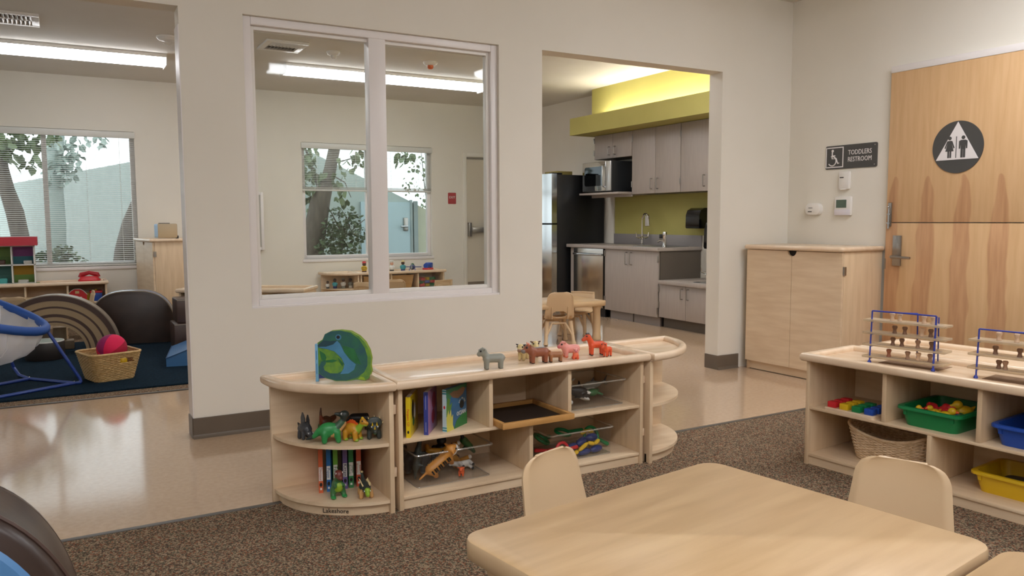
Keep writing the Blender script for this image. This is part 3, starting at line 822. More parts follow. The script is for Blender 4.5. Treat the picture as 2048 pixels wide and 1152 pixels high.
# ============================================================ moulded animals
def creature(name, label, cat, loc, head, sc, prims, group=None, eyes=(), extra=None, rot=None, vox=.036):
    """one smooth skin grown over balls and limbs; prims are ('s', centre, radii, mat) or ('c', p0, p1, r0, r1, mat), height about 1"""
    mats = []
    for p in prims:
        if p[-1] not in mats: mats.append(p[-1])
    m = MB()
    for p in prims:
        if p[0] == 's': m.sph(p[1], p[2], 3)
        else: m.cap(p[1], p[2], p[3], p[4], 12)
    me = bpy.data.meshes.new('tmp'); m.bm.to_mesh(me); m.bm.free()
    o = bpy.data.objects.new('tmp', me); COL.objects.link(o)
    r = o.modifiers.new('r', 'REMESH'); r.mode = 'VOXEL'; r.voxel_size = vox
    s = o.modifiers.new('s', 'SMOOTH'); s.iterations = 2; s.factor = .5
    dg = bpy.context.evaluated_depsgraph_get()
    me2 = bpy.data.meshes.new_from_object(o.evaluated_get(dg))
    bpy.data.objects.remove(o); bpy.data.meshes.remove(me)
    n = len(me2.polygons)
    ctr = np.empty(n*3); me2.polygons.foreach_get('center', ctr); ctr = ctr.reshape(-1, 3)
    best = np.full(n, 1e9); idx = np.zeros(n, int)
    for p in prims:
        if p[0] == 's':
            rr = np.array(p[2] if not isinstance(p[2], (int, float)) else [p[2]]*3)
            d = (np.linalg.norm((ctr-np.array(p[1]))/rr, axis=1)-1)*rr.min()
        else:
            a = np.array(p[1], float); b = np.array(p[2], float); ab = b-a
            tt = np.clip(((ctr-a)@ab)/max(ab@ab, 1e-9), 0, 1)
            d = np.linalg.norm(ctr-a-tt[:, None]*ab, axis=1)-(p[3]+(p[4]-p[3])*tt)
        k = d < best; best[k] = d[k]; idx[k] = mats.index(p[-1])
    me2.materials.clear()
    for q in mats: me2.materials.append(q)
    me2.polygons.foreach_set('material_index', idx.astype(np.int32)); me2.polygons.foreach_set('use_smooth', [True]*n)
    zmin = min(v.co.z for v in me2.vertices) if rot is None else 0
    for v in me2.vertices: v.co = (v.co - Vector((0, 0, zmin)))*sc
    t = thing(name, label, cat, loc, head, group, rot)
    b = bpy.data.objects.new('body', me2); COL.objects.link(b); b.parent = t
    for e in eyes:
        e0, r_ = e[0], e[1]
        y = e0[1]
        for s_ in ((1, -1) if y else (1,)):
            c = Vector((e0[0], s_*y, e0[2]-zmin))*sc
            mm = MB()
            if len(e) > 2: mm.sph(c, r_*sc, 2); mm.mi = 1; mm.sph(c + Vector((.35*r_, s_*.55*r_, .1*r_))*sc, r_*.62*sc, 2); mm.build('eye', [e[2], BLK], t)
            else: mm.sph(c, r_*sc, 2).build('eye', BLK, t)
    if extra: extra(t, sc, zmin)
    return t
def quad(body, L=.9, leg=.42, lr=.085, br=.2, hc=(.62, 0, .82), hr=.15, mz=(.2, -.06), mr=.10, nr=.14, foot=None, muz=None, belly=None, tail=None, ears=True, ear=None, er=.07, horn=None, back=None):
    zb = leg+br*.75
    quad.eye = [((hc[0]+.58*hr, .70*hr, hc[2]+.30*hr), .24*hr)]
    P = [('c', (-L*.36, 0, zb), (L*.34, 0, zb), br, br*.96, body)]
    if back: P.append(('c', (-L*.30, 0, zb+br*.55), (L*.2, 0, zb+br*.6), br*.55, br*.5, back))
    for sx in (-1, 1):
        for sy in (-1, 1):
            x = sx*L*.36; y = sy*br*.62
            P.append(('c', (x, y, zb-.02), (x, y, lr*.9), lr*1.25, lr, body))
            if foot: P.append(('s', (x, y, lr*.45), (lr*1.08, lr*1.08, lr*.62), foot))
    P.append(('c', (L*.33, 0, zb+br*.2), (hc[0]-hr*.3, 0, hc[2]-hr*.3), nr*1.15, nr, body))
    P.append(('s', hc, (hr, hr*.92, hr), body))
    P.append(('c', hc, (hc[0]+mz[0], 0, hc[2]+mz[1]), hr*.7, mr, body))
    if muz: P.append(('s', (hc[0]+mz[0]*1.05, 0, hc[2]+mz[1]*1.05), (mr*1.0, mr*1.1, mr*.95), muz))
    if ears:
        for s in (-1, 1): P.append(('c', (hc[0]-.03, s*hr*.7, hc[2]+hr*.55), (hc[0]-.05, s*(hr*.7+er*1.6), hc[2]+hr*.8), er*.8, er*.5, ear or body))
    if horn:
        for s in (-1, 1): P.append(('c', (hc[0], s*hr*.45, hc[2]+hr*.7), (hc[0]+.02, s*hr*.6, hc[2]+hr*1.35), .05, .025, horn))
    if tail: P.append(('c', (-L*.5, 0, zb+br*.3), tail[0], .05, .04, tail[1]))
    return P
ZT = .484
FARM = 'toy farm animals on the long low shelf'
SLATE = C('slate_grey_vinyl', '#6d6e68')
MANE = C('dark_mane_vinyl', '#3a2c2a'); HOOF = C('black_hoof', '#241d1b'); ORV = C('bright_orange_vinyl', '#d9562f'); ORP = C('orange_pink_vinyl', '#e07350')
RBR = C('reddish_brown_vinyl', '#8f5238'); RBG = C('brown_grey_vinyl', '#7c736e'); TBR = C('tan_brown_vinyl', '#9a6642')
creature('toy_sheep', 'grey toy sheep standing alone on the long low shelf', 'toy animal', (1.527, 2.834, 0.484), FACE_L+.25, .088,
    quad(GRY, L=.95, leg=.34, lr=.095, br=.22, hc=(.52, 0, .82), hr=.21, mz=(.17, -.10), mr=.12, nr=.16, foot=SLATE, er=.075, tail=((-.56, 0, .5), GRY)), FARM, eyes=quad.eye)
creature('toy_cow', 'cream toy cow with black ears behind the brown bull', 'toy animal', (1.746, 2.961, 0.484), FACE_C-.35, .074,
    quad(CRM, L=.85, leg=.40, lr=.10, br=.21, hc=(.5, 0, .78), hr=.23, mz=(.22, -.13), mr=.13, foot=CRM, muz=C('tan_muzzle', '#9c7a62'), ear=BLK, er=.085), FARM, eyes=quad.eye)
creature('toy_cow', 'small brown and cream toy cow half hidden behind the brown bull', 'toy animal', (1.825, 3.003, 0.484), FACE_C+.2, .074,
    quad(CRM, L=.8, leg=.40, lr=.10, br=.21, hc=(.45, 0, .80), hr=.22, mz=(.2, -.12), mr=.13, foot=MUD, ear=MUD, back=MUD, er=.09), FARM, eyes=quad.eye)
creature('toy_bull', 'brown toy bull with a grey back, the larger of the brown pair', 'toy animal', (1.758, 2.855, 0.484), FACE_L+.35, .082,
    quad(RBR, L=1.0, leg=.38, lr=.10, br=.25, hc=(.58, 0, .80), hr=.23, mz=(.25, -.13), mr=.14, nr=.22, foot=HOOF, muz=RBG, back=RBG, er=.06, horn=ORP), FARM, eyes=quad.eye)
creature('toy_calf', 'small brown toy calf beside the brown bull', 'toy animal', (1.833, 2.837, 0.484), FACE_L+.25, .053,
    quad(TBR, L=1.15, leg=.42, lr=.11, br=.26, hc=(.60, 0, .78), hr=.26, mz=(.24, -.15), mr=.15, nr=.2, foot=HOOF, muz=RBG, er=.08, tail=((-.68, 0, .5), TBR)), FARM, eyes=quad.eye)
creature('toy_pig', 'large pink toy pig facing left', 'toy animal', (1.959, 2.907, 0.484), FACE_L+.3, .072,
    quad(PNK, L=.95, leg=.30, lr=.11, br=.28, hc=(.50, 0, .76), hr=.26, mz=(.25, -.09), mr=.13, nr=.26, foot=ORP, muz=C('deep_pink_vinyl', '#cf6c74'), er=.09), FARM, eyes=quad.eye)
creature('toy_piglet', 'small orange-pink toy piglet sitting in front of the pink pig', 'toy animal', (1.949, 2.854, 0.484), FACE_C+.1, .052,
    [('s', (-.02, 0, .36), (.30, .25, .34), ORP), ('c', (.15, .16, .36), (.22, .17, .08), .10, .10, ORV), ('c', (.15, -.16, .36), (.22, -.17, .08), .10, .10, ORV), ('s', (-.05, .2, .12), (.2, .13, .12), ORV), ('s', (-.05, -.2, .12), (.2, .13, .12), ORV),
     ('s', (.12, 0, .74), (.21, .22, .21), PNK), ('s', (.30, 0, .69), (.08, .11, .09), MATS['deep_pink_vinyl']), ('c', (.08, .15, .88), (.12, .24, .93), .08, .04, PNK), ('c', (.08, -.15, .88), (.12, -.24, .93), .08, .04, PNK)], FARM, eyes=[((.28, .11, .80), .038)])
def mane(t, sc, z0):
    m = MB().tube([Vector(p)*sc for p in ((.53, 0, 1.02), (.43, 0, 1.0), (.34, 0, .88), (.28, 0, .74), (.25, 0, .66))], [.05*sc, .075*sc, .08*sc, .07*sc, .03*sc], 8)
    m.build('mane', MANE, t)
creature('toy_horse', 'orange toy horse with a dark mane facing left', 'toy animal', (2.089, 2.890, 0.484), FACE_L+.3, .098,
    quad(ORV, L=.72, leg=.36, lr=.07, br=.17, hc=(.44, 0, .86), hr=.155, mz=(.23, -.12), mr=.09, nr=.135, foot=HOOF, er=.03, back=C('dusty_orange', '#a05a48')), FARM, eyes=quad.eye, extra=mane)
creature('toy_foal', 'small orange toy foal in front of the orange horse', 'toy animal', (2.108, 2.832, 0.484), FACE_L+.85, .068,
    quad(ORV, L=.62, leg=.36, lr=.075, br=.17, hc=(.36, 0, .80), hr=.19, mz=(.22, -.12), mr=.11, nr=.14, foot=HOOF, er=.045), FARM, eyes=quad.eye)

# ---- dinosaurs on the round end shelf
DINO = 'toy dinosaurs on the round end shelf'
ZM, ZB = .272, .055
def plates(pts, mat, name='plate', w=.012):
    def f(t, sc, z0):
        for (x, y, z, h, wd) in pts:
            MB().loft([[Vector((x+dx*wd, y+dy*w/.1, z-z0+dz*h))*sc for dx, dy in ((-.5, -.1), (.5, -.1), (.5, .1), (-.5, .1))] if dz < 1 else
                       [Vector((x+dx*wd*.35, y+dy*w/.1*.3, z-z0+h))*sc for dx, dy in ((-.5, -.1), (.5, -.1), (.5, .1), (-.5, .1))] for dz in (-.2, .45, 1)]).build(name, mat, t, smooth=60)
    return f
creature('toy_dinosaur', 'charcoal plated toy dinosaur with head low, leftmost on the round end shelf', 'toy dinosaur', (0.771, 2.937, 0.272), FACE_C+.75, .082,
    [('c', (-.3, 0, .45), (.12, 0, .48), .24, .24, CHA), ('s', (-.05, 0, .55), (.32, .25, .25), CHA), ('c', (.1, 0, .42), (.44, 0, .28), .17, .13, CHA), ('c', (.44, 0, .28), (.70, 0, .22), .12, .07, CHA), ('s', (.40, 0, .36), (.12, .14, .10), CHA),
     ('c', (-.22, .18, .3), (-.22, .2, .08), .11, .10, CHA), ('c', (-.22, -.18, .3), (-.22, -.2, .08), .11, .10, CHA), ('c', (.1, .17, .3), (.12, .19, .08), .10, .09, CHA), ('c', (.1, -.17, .3), (.12, -.19, .08), .10, .09, CHA), ('c', (-.45, 0, .42), (-.72, 0, .62), .12, .04, CHA)],
    DINO, eyes=[((.45, .115, .36), .04, WHT)], extra=plates([(-.34, .09, .72, .36, .28), (-.12, -.07, .78, .46, .34), (.1, .07, .74, .40, .30), (.26, -.03, .58, .24, .2), (.40, 0, .44, .16, .14)], CHA))
creature('toy_dinosaur', 'rust-brown toy dinosaur at the back with its tail straight up', 'toy dinosaur', (0.870, 3.011, 0.272), FACE_C+2.6, .098,
    [('s', (0, 0, .36), (.30, .24, .26), MUD), ('c', (-.2, 0, .42), (-.27, 0, .70), .12, .06, C('rust_vinyl', '#7a3a20')), ('c', (-.27, 0, .70), (-.25, 0, 1.0), .06, .035, MUD), ('c', (.1, .14, .25), (.12, .15, .08), .1, .09, DGR), ('c', (.1, -.14, .25), (.12, -.15, .08), .1, .09, DGR),
     ('c', (-.15, .15, .25), (-.15, .17, .08), .1, .09, DGR), ('c', (-.15, -.15, .25), (-.15, -.17, .08), .1, .09, DGR), ('c', (.2, 0, .38), (.48, 0, .46), .14, .11, MUD)], DINO)
BRT = C('emerald_vinyl', '#2f8a48'); PCH = C('peach_vinyl', '#c99b62'); DKH = C('dark_green_black', '#2b3330')
creature('toy_dinosaur', 'green long-necked toy dinosaur with a dark head', 'toy dinosaur', (0.841, 2.841, 0.272), FACE_R+.25, .116,
    [('s', (-.08, 0, .42), (.34, .22, .25), BRT), ('s', (.05, 0, .34), (.26, .19, .18), PCH), ('c', (-.22, .14, .34), (-.22, .15, .09), .11, .095, BRT), ('c', (-.22, -.14, .34), (-.22, -.15, .09), .11, .095, BRT), ('c', (.18, .13, .34), (.22, .14, .09), .11, .095, BRT), ('c', (.18, -.13, .34), (.22, -.14, .09), .11, .095, BRT),
     ('c', (.14, 0, .44), (.38, 0, .70), .15, .10, C('green_grey_vinyl', '#3c5a44')), ('c', (.22, 0, .40), (.42, 0, .60), .12, .08, PCH), ('c', (.38, 0, .70), (.44, 0, .84), .10, .10, DKH), ('s', (.42, 0, .89), (.165, .14, .14), DKH), ('c', (.36, 0, .89), (.14, 0, .93), .085, .05, DKH),
     ('c', (-.36, 0, .40), (-.56, 0, .22), .13, .07, BRT), ('c', (-.56, 0, .22), (-.78, 0, .16), .07, .03, DKH)], DINO, eyes=[((.34, .11, .94), .04, WHT)])
SPB = C('amber_vinyl', '#c08a24')
def sail(t, sc, z0):
    pts = [(-.28, .58)] + [(-.27+.055*k, .66+.17*math.sin(PI*min(1, (k+.6)/10.5))+.03*(k % 2)) for k in range(11)] + [(.30, .56)]
    MB().prism([((x)*sc, (z-z0)*sc) for x, z in pts], -.02*sc, .02*sc, 'y').build('sail', ORG, t)
creature('toy_dinosaur', 'yellow and orange toy dinosaur with a red-orange back sail', 'toy dinosaur', (0.920, 2.834, 0.272), FACE_R-.35, .093,
    [('s', (-.03, 0, .47), (.38, .22, .24), SPB), ('s', (.08, 0, .40), (.28, .2, .18), LGR), ('c', (-.24, .15, .36), (-.24, .17, .09), .12, .10, SPB), ('c', (-.24, -.15, .36), (-.24, -.17, .09), .12, .10, SPB), ('c', (.2, .15, .36), (.24, .17, .09), .12, .10, SPB), ('c', (.2, -.15, .36), (.24, -.17, .09), .12, .10, SPB),
     ('s', (.27, .17, .06), (.13, .1, .06), LGR), ('s', (.27, -.17, .06), (.13, .1, .06), LGR), ('s', (-.22, .17, .06), (.13, .1, .06), LGR), ('s', (-.22, -.17, .06), (.13, .1, .06), LGR),
     ('c', (.28, 0, .48), (.46, 0, .70), .15, .11, LGR), ('s', (.50, 0, .80), (.15, .13, .14), SPB), ('c', (.54, 0, .78), (.70, 0, .74), .10, .07, SPB), ('c', (.54, 0, .70), (.66, 0, .65), .07, .05, LGR), ('s', (.48, 0, .95), (.06, .06, .06), YEL), ('c', (-.36, 0, .42), (-.62, 0, .36), .13, .05, SPB)], DINO, eyes=[((.54, .115, .85), .035)], extra=sail)
creature('toy_dinosaur', 'long black toy dinosaur behind the yellow and orange one', 'toy dinosaur', (0.999, 2.969, 0.272), FACE_R+.1, .085,
    [('c', (-.35, 0, .55), (.35, 0, .55), .22, .22, BLK), ('c', (.35, 0, .55), (.62, 0, .9), .14, .05, BLK), ('c', (-.3, .14, .4), (-.3, .14, .1), .1, .1, BLK), ('c', (-.3, -.14, .4), (-.3, -.14, .1), .1, .1, BLK), ('c', (.28, .14, .4), (.28, .14, .1), .1, .1, BLK), ('c', (.28, -.14, .4), (.28, -.14, .1), .1, .1, BLK), ('s', (-.6, 0, .5), (.16, .13, .13), BLK)], DINO)
TRC = C('dark_slate_green', '#343c38')
def horns(t, sc, z0):
    for (x, y, z) in ((.56, .09, .72), (.56, -.09, .72), (.66, 0, .58)):
        MB().cyl(Vector((x, y, z-z0-.05))*sc, Vector((x+.05, y, z-z0+.10))*sc, .04*sc, .004*sc, 8).build('horn', YEL, t)
    for (x, y, z) in ((.30, .22, .92), (.30, -.22, .92), (.30, .33, .72), (.30, -.33, .72), (.30, 0, .97)):
        MB().cyl(Vector((x-.01, y, z-z0-.03))*sc, Vector((x+.01, y*1.12, z-z0+.07))*sc, .03*sc, .004*sc, 8).build('spike', CRM, t)
creature('toy_dinosaur', 'dark grey-green horned toy dinosaur with yellow horns, rightmost on the round shelf', 'toy dinosaur', (0.999, 2.819, 0.272), FACE_C+.25, .092,
    [('c', (-.3, 0, .45), (.12, 0, .45), .24, .22, TRC), ('s', (.33, 0, .72), (.09, .33, .27), TRC), ('s', (.45, 0, .58), (.2, .18, .18), TRC), ('c', (.5, 0, .52), (.70, 0, .44), .13, .08, TRC), ('s', (.68, 0, .38), (.08, .08, .06), DGR), ('c', (-.26, .16, .3), (-.26, .18, .09), .11, .1, TRC), ('c', (-.26, -.16, .3), (-.26, -.18, .09), .11, .1, TRC), ('c', (.16, .18, .3), (.2, .2, .09), .11, .1, TRC), ('c', (.16, -.18, .3), (.2, -.2, .09), .11, .1, TRC)],
    DINO, eyes=[((.58, .13, .62), .035, WHT)], extra=horns)
creature('toy_dinosaur', 'green toy dinosaur standing upright with a red-brown face, on the bottom board', 'toy dinosaur', (0.864, 2.852, 0.055), FACE_C+.55, .108,
    [('s', (-.05, 0, .40), (.24, .20, .26), DGR), ('s', (.10, 0, .38), (.12, .14, .18), LGR), ('c', (-.02, .15, .3), (.04, .2, .08), .12, .09, DGR), ('c', (-.02, -.15, .3), (.04, -.2, .08), .12, .09, DGR), ('s', (.12, .2, .05), (.15, .10, .055), BRT), ('s', (.12, -.2, .05), (.15, .10, .055), BRT),
     ('c', (.02, 0, .6), (.10, 0, .78), .14, .13, DGR), ('s', (.12, 0, .86), (.17, .15, .15), C('maroon_vinyl', '#6b342c')), ('c', (.18, 0, .80), (.32, 0, .76), .11, .09, MATS['maroon_vinyl']), ('c', (.14, .14, .5), (.26, .16, .44), .05, .045, DGR), ('c', (.14, -.14, .5), (.26, -.16, .44), .05, .045, DGR), ('s', (-.12, 0, .52), (.16, .14, .14), MATS['maroon_vinyl']), ('c', (-.2, 0, .3), (-.5, 0, .2), .14, .05, DGR)], DINO, eyes=[((.18, .12, .91), .035, WHT)])
def spikes(t, sc, z0):
    for k in range(6):
        for s in (-1, 1): MB().cyl(Vector((-.45+.15*k, s*.14, .56-z0))*sc, Vector((-.48+.15*k, s*.20, .68-z0))*sc, .035*sc, .004*sc, 7).build('spike', CRM, t)
creature('toy_dinosaur', 'dark armoured toy dinosaur with a lime face and tan legs, on the bottom board', 'toy dinosaur', (0.956, 2.805, 0.055), FACE_C+.35, .088,
    [('s', (-.08, 0, .42), (.42, .25, .21), TRC), ('s', (0, 0, .34), (.3, .2, .15), PCH), ('s', (.42, 0, .42), (.19, .18, .16), TRC), ('s', (.52, 0, .44), (.12, .13, .11), LGR), ('c', (.5, 0, .34), (.66, 0, .28), .11, .09, LGR), ('s', (.64, 0, .22), (.09, .08, .05), PCH), ('c', (-.30, .18, .3), (-.30, .2, .08), .1, .09, PCH), ('c', (-.30, -.18, .3), (-.30, -.2, .08), .1, .09, PCH), ('c', (.22, .2, .3), (.26, .22, .08), .1, .09, PCH), ('c', (.22, -.2, .3), (.26, -.22, .08), .1, .09, PCH), ('c', (-.45, 0, .45), (-.85, 0, .78), .12, .06, TRC), ('s', (-.88, 0, .82), (.09, .08, .06), CRM)],
    DINO, eyes=[((.55, .13, .42), .035, WHT)], extra=spikes)

# ============================================================ books
def book(name, label, loc, rz, w, h, th, cover, spine=None, group=None, pages=True):
    """standing book: spine on local -x side facing -y ... width runs along +y (depth), thickness along x"""
    t = thing(name, label, 'book', loc, rz, group)
    bx('cover', cover, t, 0, 0, 0, th, w, h, bev=.0012)
    bx('spine', spine or cover, t, .0005, -.0008, 0, th-.0005, .002, h)
    bx('pages', WHT, t, .002, .003, h-.0005, th-.002, w-.002, h+.0006)
    return t
BK = 'animal books standing on the bottom board of the round end shelf'
def spine_text(t, s, size, col, z, th, up=False):
    text(s, size, col, t, 'title_lettering', (th/2, -.0022, z), (PI/2, PI/2, 0), depth=.0003)
bks = [(651, 970, 'Dinosaur', '#cc6038', 'orange animal book titled Dinosaur, leftmost of the row', .017, .014),
       (662, 972, 'Puppy', '#2266a8', 'blue animal book titled Puppy, its cover showing', .017, .016),
       (676, 971, 'Farm', '#6aa33a', 'light green animal book titled Farm', .018, .02),
       (690, 975, 'Kitten', '#6e5d94', 'purple animal book titled Kitten', .018, .02),
       (703, 978, 'Jungle\nAnimals', '#2f7d45', 'dark green animal book titled Jungle Animals', .019, .0125),
       (717, 974, 'Baby\nAnimals', '#c5573a', 'orange-red animal book titled Baby Animals, rightmost of the row', .019, .0125)]
BX = [(v[0], v[1]) for v in ((0.822, 2.930, 0.145), (0.853, 2.930, 0.140), (0.880, 2.930, 0.135), (0.918, 2.930, 0.129), (0.942, 2.930, 0.125), (0.973, 2.930, 0.120))]
for (px_, py_, ti, col, lab, th, sz), (bx_, by_) in zip(bks, BX):
    cv = pm('book_'+ti.split('\n')[0].lower(), col, rough=.4)
    t = book('board_book', lab, (bx_-th/2, 2.93, ZB), -.42 if ti == 'Puppy' else -.27, .13, .172, th, cv, None, BK)
    bx('title_label', WHT, t, .0015, -.0016, .048, th-.0015, 0, .102)
    spine_text(t, ti, sz, pm('title_'+ti.split('\n')[0].lower(), {'Dinosaur': '#b5543a', 'Puppy': '#2a5a9a', 'Farm': '#47643a', 'Kitten': '#31305e', 'Jungle\nAnimals': '#56785c', 'Baby\nAnimals': '#b56a50'}[ti], rough=.6), .075, th)
    MB().sph((th/2, -.0016, .033), (.0055, .0006, .008), 2).build('animal_mark', BLK, t)
    bx('publisher_mark', WHT, t, th*.3, -.0016, .012, th*.7, 0, .02)
# row on the long shelf
def lean_book(label, loc, rz, w, h, th, cov, sp, name='picture_book'):
    return book(name, label, loc, rz, w, h, th, cov, sp, 'picture books on the long low shelf')
# yellow
yb = lean_book('yellow picture book titled Penguins 123, leftmost on the long shelf', (1.105, 2.757, MA), -.58, .155, .158, .018, pm('book_yellow', '#d8bf28', rough=.35), pm('book_yellow_spine', '#e0c41c', rough=.35))
text('Penguins 123', .0125, RED, yb, 'title_lettering', (.009, -.0012, .078), (PI/2, PI/2, 0), depth=.0003)
MB().sph((.009, -.001, .022), (.004, .0005, .006), 2).build('penguin_mark', BLK, yb)
for (y, z, ry, rz_, cc) in ((.05, .10, .022, .04, BLK), (.09, .085, .018, .035, WHT), (.06, .05, .02, .018, DGR)): MB().sph((.0182, y, z), (.0008, ry, rz_), 2).build('cover_picture', cc, yb)
pb = lean_book('blue-spined picture book with a pink and purple cover on the long shelf', (1.180, 2.760, MA), -.64, .155, .168, .018, pm('book_pink', '#b07c9c', '#8f70a8', ns=14, rough=.35), pm('book_indigo', '#34408f', rough=.35))
for (y, z, ry, rz_, cc) in ((.10, .115, .035, .035, C('rose', '#a03a56')), (.085, .055, .03, .03, C('wine', '#8a2640'))): MB().sph((.0182, y, z), (.0008, ry, rz_), 2).build('cover_picture', cc, pb)
for z0_, z1_ in ((.012, .05), (.10, .155)): bx('spine_mark', pm('lilac', '#7f86b8', rough=.5), pb, .007, -.0014, z0_, .010, 0, z1_)
# ocean book, cover to the front
ob = thing('picture_book', 'OCEAN picture book with a peephole and a turned-out cover on the long shelf', 'book', (1.271, 2.749, MA), math.radians(34), 'picture books on the long low shelf')
W_, H_ = .16, .168
bx('cover', pm('ocean_cover', '#3a6f9a', '#2f5f8a', ns=16, rough=.35), ob, .001, 0, 0, W_, .018, H_, bev=.001)
bx('spine', pm('pale_blue_spine', '#b9ced2', rough=.4), ob, 0, 0, 0, .002, .018, H_)
for z in (.004, .014, .150, .160): bx('spine_band', TEA, ob, -.0006, -.0003, z, .002, .0183, z+.005)
MB().sph((-.0002, .009, .098), (.0008, .004, .007), 2).build('fish_mark', RED, ob)
KX = W_/.118
def blot(pts, mat, name='cover_picture', d=.0008):
    MB().prism([((u-.018)*KX, v) for u, v in pts], -d, 0, 'y').build(name, mat, ob)
blot([(.018, .168), (.018, .135), (.04, .128), (.06, .145), (.09, .138), (.11, .15), (.136, .150), (.136, .168)], C('sea_green', '#3c7a56'))
blot([(.035, .148), (.055, .128), (.085, .118), (.112, .128), (.128, .148), (.11, .158), (.08, .150), (.06, .154)], C('shark_tan', '#8a6a52'), d=.0012)
blot([(.018, .10), (.024, .135), (.040, .125), (.034, .1), (.05, .11), (.044, .085), (.018, .06)], C('weed', '#5d8a3a'), d=.001)
blot([(.02, .0), (.018, .055), (.028, .085), (.034, .06), (.042, .085), (.046, .05), (.054, .06), (.052, .02), (.06, .0)], C('coral_yellow', '#cfc75a'), d=.0014)
blot([(.06, 0), (.075, .03), (.11, .048), (.136, .05), (.136, 0)], C('sea_bed_green', '#2f7a3f'), d=.001)
MB().cyl((.119, -.0018, .088), (.119, 0, .088), .0165, n=24).build('peephole', BLK, ob)
text('OCEAN', .024, WHT, ob, 'title_lettering', (.112, -.0018, .055), (PI/2, 0, 0), sx=.85)
for k, ch in enumerate('SPY IN THE'):
    a = math.radians(155-15*k)
    text(ch, .0095, WHT, ob, 'title_lettering', (.119+.024*math.cos(a), -.0018, .088+.024*math.sin(a)), (PI/2, -(a-PI/2), 0))

# ---- the dolphin shape book
db = thing('board_book', 'dolphin-shaped blue and green board book standing on the round end shelf', 'book', (0.921, 2.912, ZT), math.radians(-25))
K = 1.83e-3/5.2375
def dp(pts): return [((x-980)*K, (664-y)*K) for x, y in pts]
OUT = [(692, 235), (745, 200), (775, 140), (840, 108), (940, 100), (1050, 115), (1140, 170), (1205, 240), (1250, 330), (1268, 420), (1258, 500), (1268, 560), (1240, 640), (1200, 662), (1100, 652), (1000, 664), (880, 662), (770, 628), (692, 580)]
def layer(pts, y, mat, name='cover_picture'): MB().prism(dp(pts), y-.0007, y, 'y').build(name, mat, db)
MB().prism(dp(OUT), 0, .004, 'y').build('front_cover', pm('leafy_green', '#6f9a34', '#4f8040', ns=40, rough=.3), db)
sh = [(x+10 if x > 980 else x, y-3) for x, y in OUT]
MB().prism([(u*.985, v*.99) for u, v in dp(OUT)], .0042, .016, 'y').build('pages', WHT, db)
MB().prism([(u+.004, v+.001) for u, v in dp(OUT)], .0162, .020, 'y').build('back_cover', pm('back_cover_green', '#8aa03c', rough=.35), db)
MB().box((663-980)*K, -.002, 0, (694-980)*K, .021, (664-250)*K, .001).build('spine', pm('sky_blue_spine', '#6fa8cc', rough=.35), db)
for z0_, z1_ in ((.03, .07), (.085, .12)): bx('spine_mark', pm('spine_ink', '#3a6fa0', rough=.5), db, (674-980)*K, -.0026, z0_, (682-980)*K, -.001, z1_)
DOL = [(692, 262), (750, 205), (770, 145), (840, 110), (940, 105), (1050, 130), (1140, 200), (1200, 300), (1228, 400), (1225, 500), (1190, 570), (1110, 630), (990, 660), (880, 655), (770, 620), (700, 570), (697, 500), (730, 440), (780, 430), (775, 470), (750, 500), (760, 540), (820, 575), (900, 578), (950, 550), (975, 490), (950, 420), (880, 340), (800, 310), (700, 290)]
layer(DOL, -.0001, pm('dolphin_teal', '#2a5560', '#2f6a4f', ns=14, rough=.3))
layer([(700, 285), (820, 265), (905, 215), (935, 250), (975, 340), (1040, 430), (1100, 480), (1080, 540), (1020, 580), (930, 585), (965, 525), (977, 475), (945, 405), (870, 330), (790, 305)], -.0008, pm('dolphin_belly', '#4d88ae', '#3f7698', ns=12, rough=.3))
layer([(962, 270), (1010, 280), (1090, 310), (1110, 370), (1160, 485), (1100, 465), (1020, 400), (975, 340)], -.0015, pm('fin_green', '#24603a', '#2f7444', ns=20, rough=.3))
layer([(905, 395), (945, 440), (968, 470), (955, 500), (925, 450)], -.0015, MATS['fin_green'])
layer([(712, 320), (770, 360), (785, 400), (770, 440), (735, 430), (722, 390)], -.0009, MATS['fin_green'])
layer([(780, 430), (860, 420), (900, 435), (850, 455), (780, 452)], -.0009, MATS['fin_green'])
layer([(693, 262), (760, 208), (830, 218), (905, 212), (860, 255), (780, 280), (700, 278)], -.0009, pm('beak_dark', '#274650', rough=.3))
layer([(1120, 645), (1150, 615), (1190, 630), (1200, 660)], -.0009, LGR)
layer([(700, 575), (770, 625), (700, 630)], -.0009, NAV)
m = MB().cyl(((918-980)*K, -.0016, (664-177)*K), ((918-980)*K, 0, (664-177)*K), 32*K, n=20); m.build('eye', MATS['dolphin_belly'], db)
MB().cyl(((916-980)*K, -.0022, (664-176)*K), ((916-980)*K, -.001, (664-176)*K), 19*K, n=16).build('eye', BLK, db)

# ============================================================ bins
def bin_mesh(W, D, H, flare=.03, t=.0028, lip=.012, drop=.012, r=.03, n=5):
    w0, d0 = W-2*flare*.9, D-2*flare*.9
    Ls = [(w0, d0, 0), (W-2*lip, D-2*lip, H-drop), (W, D, H-drop), (W, D, H-.002), (W-.004, D-.004, H), (W-2*lip-2*t-.004, D-2*lip-2*t-.004, H), (W-2*lip-2*t-.006, D-2*lip-2*t-.006, H-.004), (w0-2*t, d0-2*t, t)]
    return MB().loft([rrect(a, b, r, z, n) for a, b, z in Ls])
def tote(name, label, loc, rz, W, D, H, mat, cat='bin', group=None, tabs=True, **k):
    t = thing(name, label, cat, loc, rz, group)
    bin_mesh(W, D, H, **k).build('tub', mat, t, smooth=45)
    if tabs:
        for x in (-W*.36, W*.36): MB().box(x-.006, -D/2+.012, H-.034, x+.006, -D/2+.020, H-.012).build('rib', mat, t)
    return t
